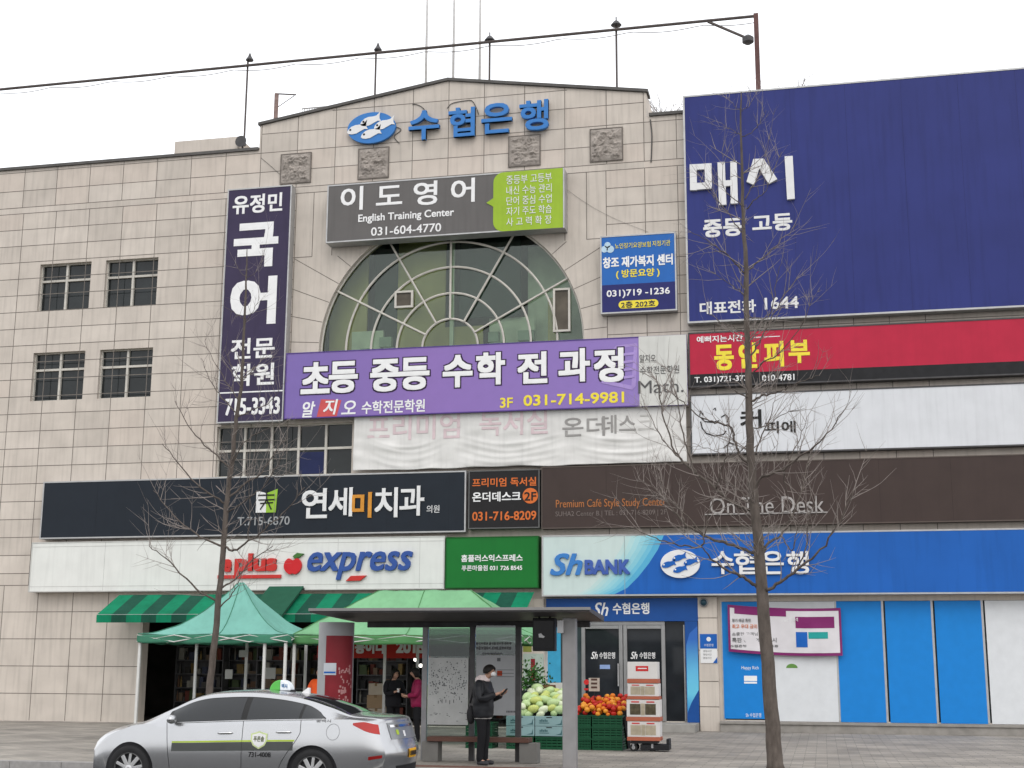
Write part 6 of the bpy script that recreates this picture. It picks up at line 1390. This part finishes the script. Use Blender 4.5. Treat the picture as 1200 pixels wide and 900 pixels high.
mb = MB()
for k in range(5): mb.obox(Vector(place(0, -.12+.06*k, .59))+Vector((.02, 0, 0)), (.002, 0, 0), (0, .017, 0), (0, 0, .032))
mb.build('plate_marks', M_black, pl_)
rpatch(-.5, .5, .33, .43, M_black, 'bumper_insert')
mb = MB(); mb.tube([(CX-.14, CY-.55, CZ+.30), (CX+.0, CY-.55, CZ+.30)], .04, 12); mb.build('exhaust_pipe', MATS['chrome'], TX)
# antenna fin, roof sign
mb = MB(); ax_ = CX-1.62; az_ = CZ+zroof(1.62); mb.prism([(ax_-.10, az_-.01), (ax_+.05, az_-.02), (ax_+.05, az_+.075), (ax_+.02, az_+.08)], CY-.025, CY+.025); mb.build('antenna_fin', mat('white_fin', (.75, .75, .75), .3), TX)
lx = P(331, 800, CY).x; lz = CZ+zroof(CX-lx)-.004
LS = MB()
def half(sgn, m, nm, par):
    mb = MB(); pts = []
    for i in range(13):
        a = math.pi/2*i/12; pts.append((sgn*.165*math.sin(a), .155*math.cos(a)))
    poly = [(lx+x, lz+z) for x, z in pts]+[(lx, lz)]; mb.prism(poly, CY-.10, CY+.10); return mb.build(nm, m, par, bev=.03, seg=3)
o = half(-1, mat('taxi_green', (.10, .42, .08), .35, .05), 'roof_sign', TX); half(1, mat('taxi_white', (.70, .74, .78), .35, .05), 'roof_sign_white', o); MB().box(lx-.2, lx+.2, CY-.06, CY+.06, lz-.01, lz+.012).build('roof_sign_base', M_black, o)
text_rect('택시', lx+.03, lx+.12, lz+.035, lz+.10, CY-.10, mat('steel_blue_print', (.12, .22, .38)), o, bold=.03, depth=.006)
# wheels
for s in WX:
    for sd in (1, -1):
        y = CY-sd*.80; q = -sd
        T_ = MB().lathe((CX-s, y, CZ+WR_), [(.235, q*.105), (.27, q*.112), (.315, q*.105), (.333, q*.07), (.335, 0), (.333, -q*.07), (.31, -q*.1), (.235, -q*.1)][::(1 if q > 0 else -1)], 'y', 44, cap=False).build('wheel', mat('tyre_rubber', (.022, .022, .023), .8, .15, 9), TX, smooth=True)
        rm = MB(); rm.lathe((CX-s, y, CZ+WR_), [(.236, q*.10), (.225, q*.106), (.212, q*.09), (.21, q*.02), (.05, q*.015), (.05, q*.02)][::(1 if q > 0 else -1)], 'y', 40, cap=False); rm.lathe((CX-s, y, CZ+WR_), [(.22, q*.014), (.0, q*.014)][::(1 if q > 0 else -1)], 'y', 40, cap=False); rm.build('rim', mat('dark_rim_well', (.09, .09, .09), .4, .1, metal=.6), T_, smooth=False)
        sp = MB(); c = Vector((CX-s, y+q*.085, CZ+WR_))
        for k in range(10):
            a = 2*math.pi*k/10+.2; d = Vector((math.cos(a), 0, math.sin(a))); t = Vector((-math.sin(a), 0, math.cos(a))); sp.obox(c+d*.135, d*.085, Vector((0, .012, 0)), t*(.030 if k % 2 else .022))
        sp.lathe(c, [(.06, q*-.02), (.06, q*.012), (.03, q*.018)][::(1 if q > 0 else -1)], 'y', 20); sp.build('spokes', mat('alloy_silver', (.55, .55, .55), .3, .05, metal=.8), T_, bev=.005)
# door mirror
for sd in (1, -1):
    p_ = Sf(3.32, 1.10, sd); mb = MB(); mb.ell(p_+Vector((0, -sd*.13, .03)), .07, .10, .065, 14, 10); mb.tube([p_, p_+Vector((0, -sd*.08, .02))], .025, 6); mb.build('door_mirror', PAINT, TX, smooth=True)
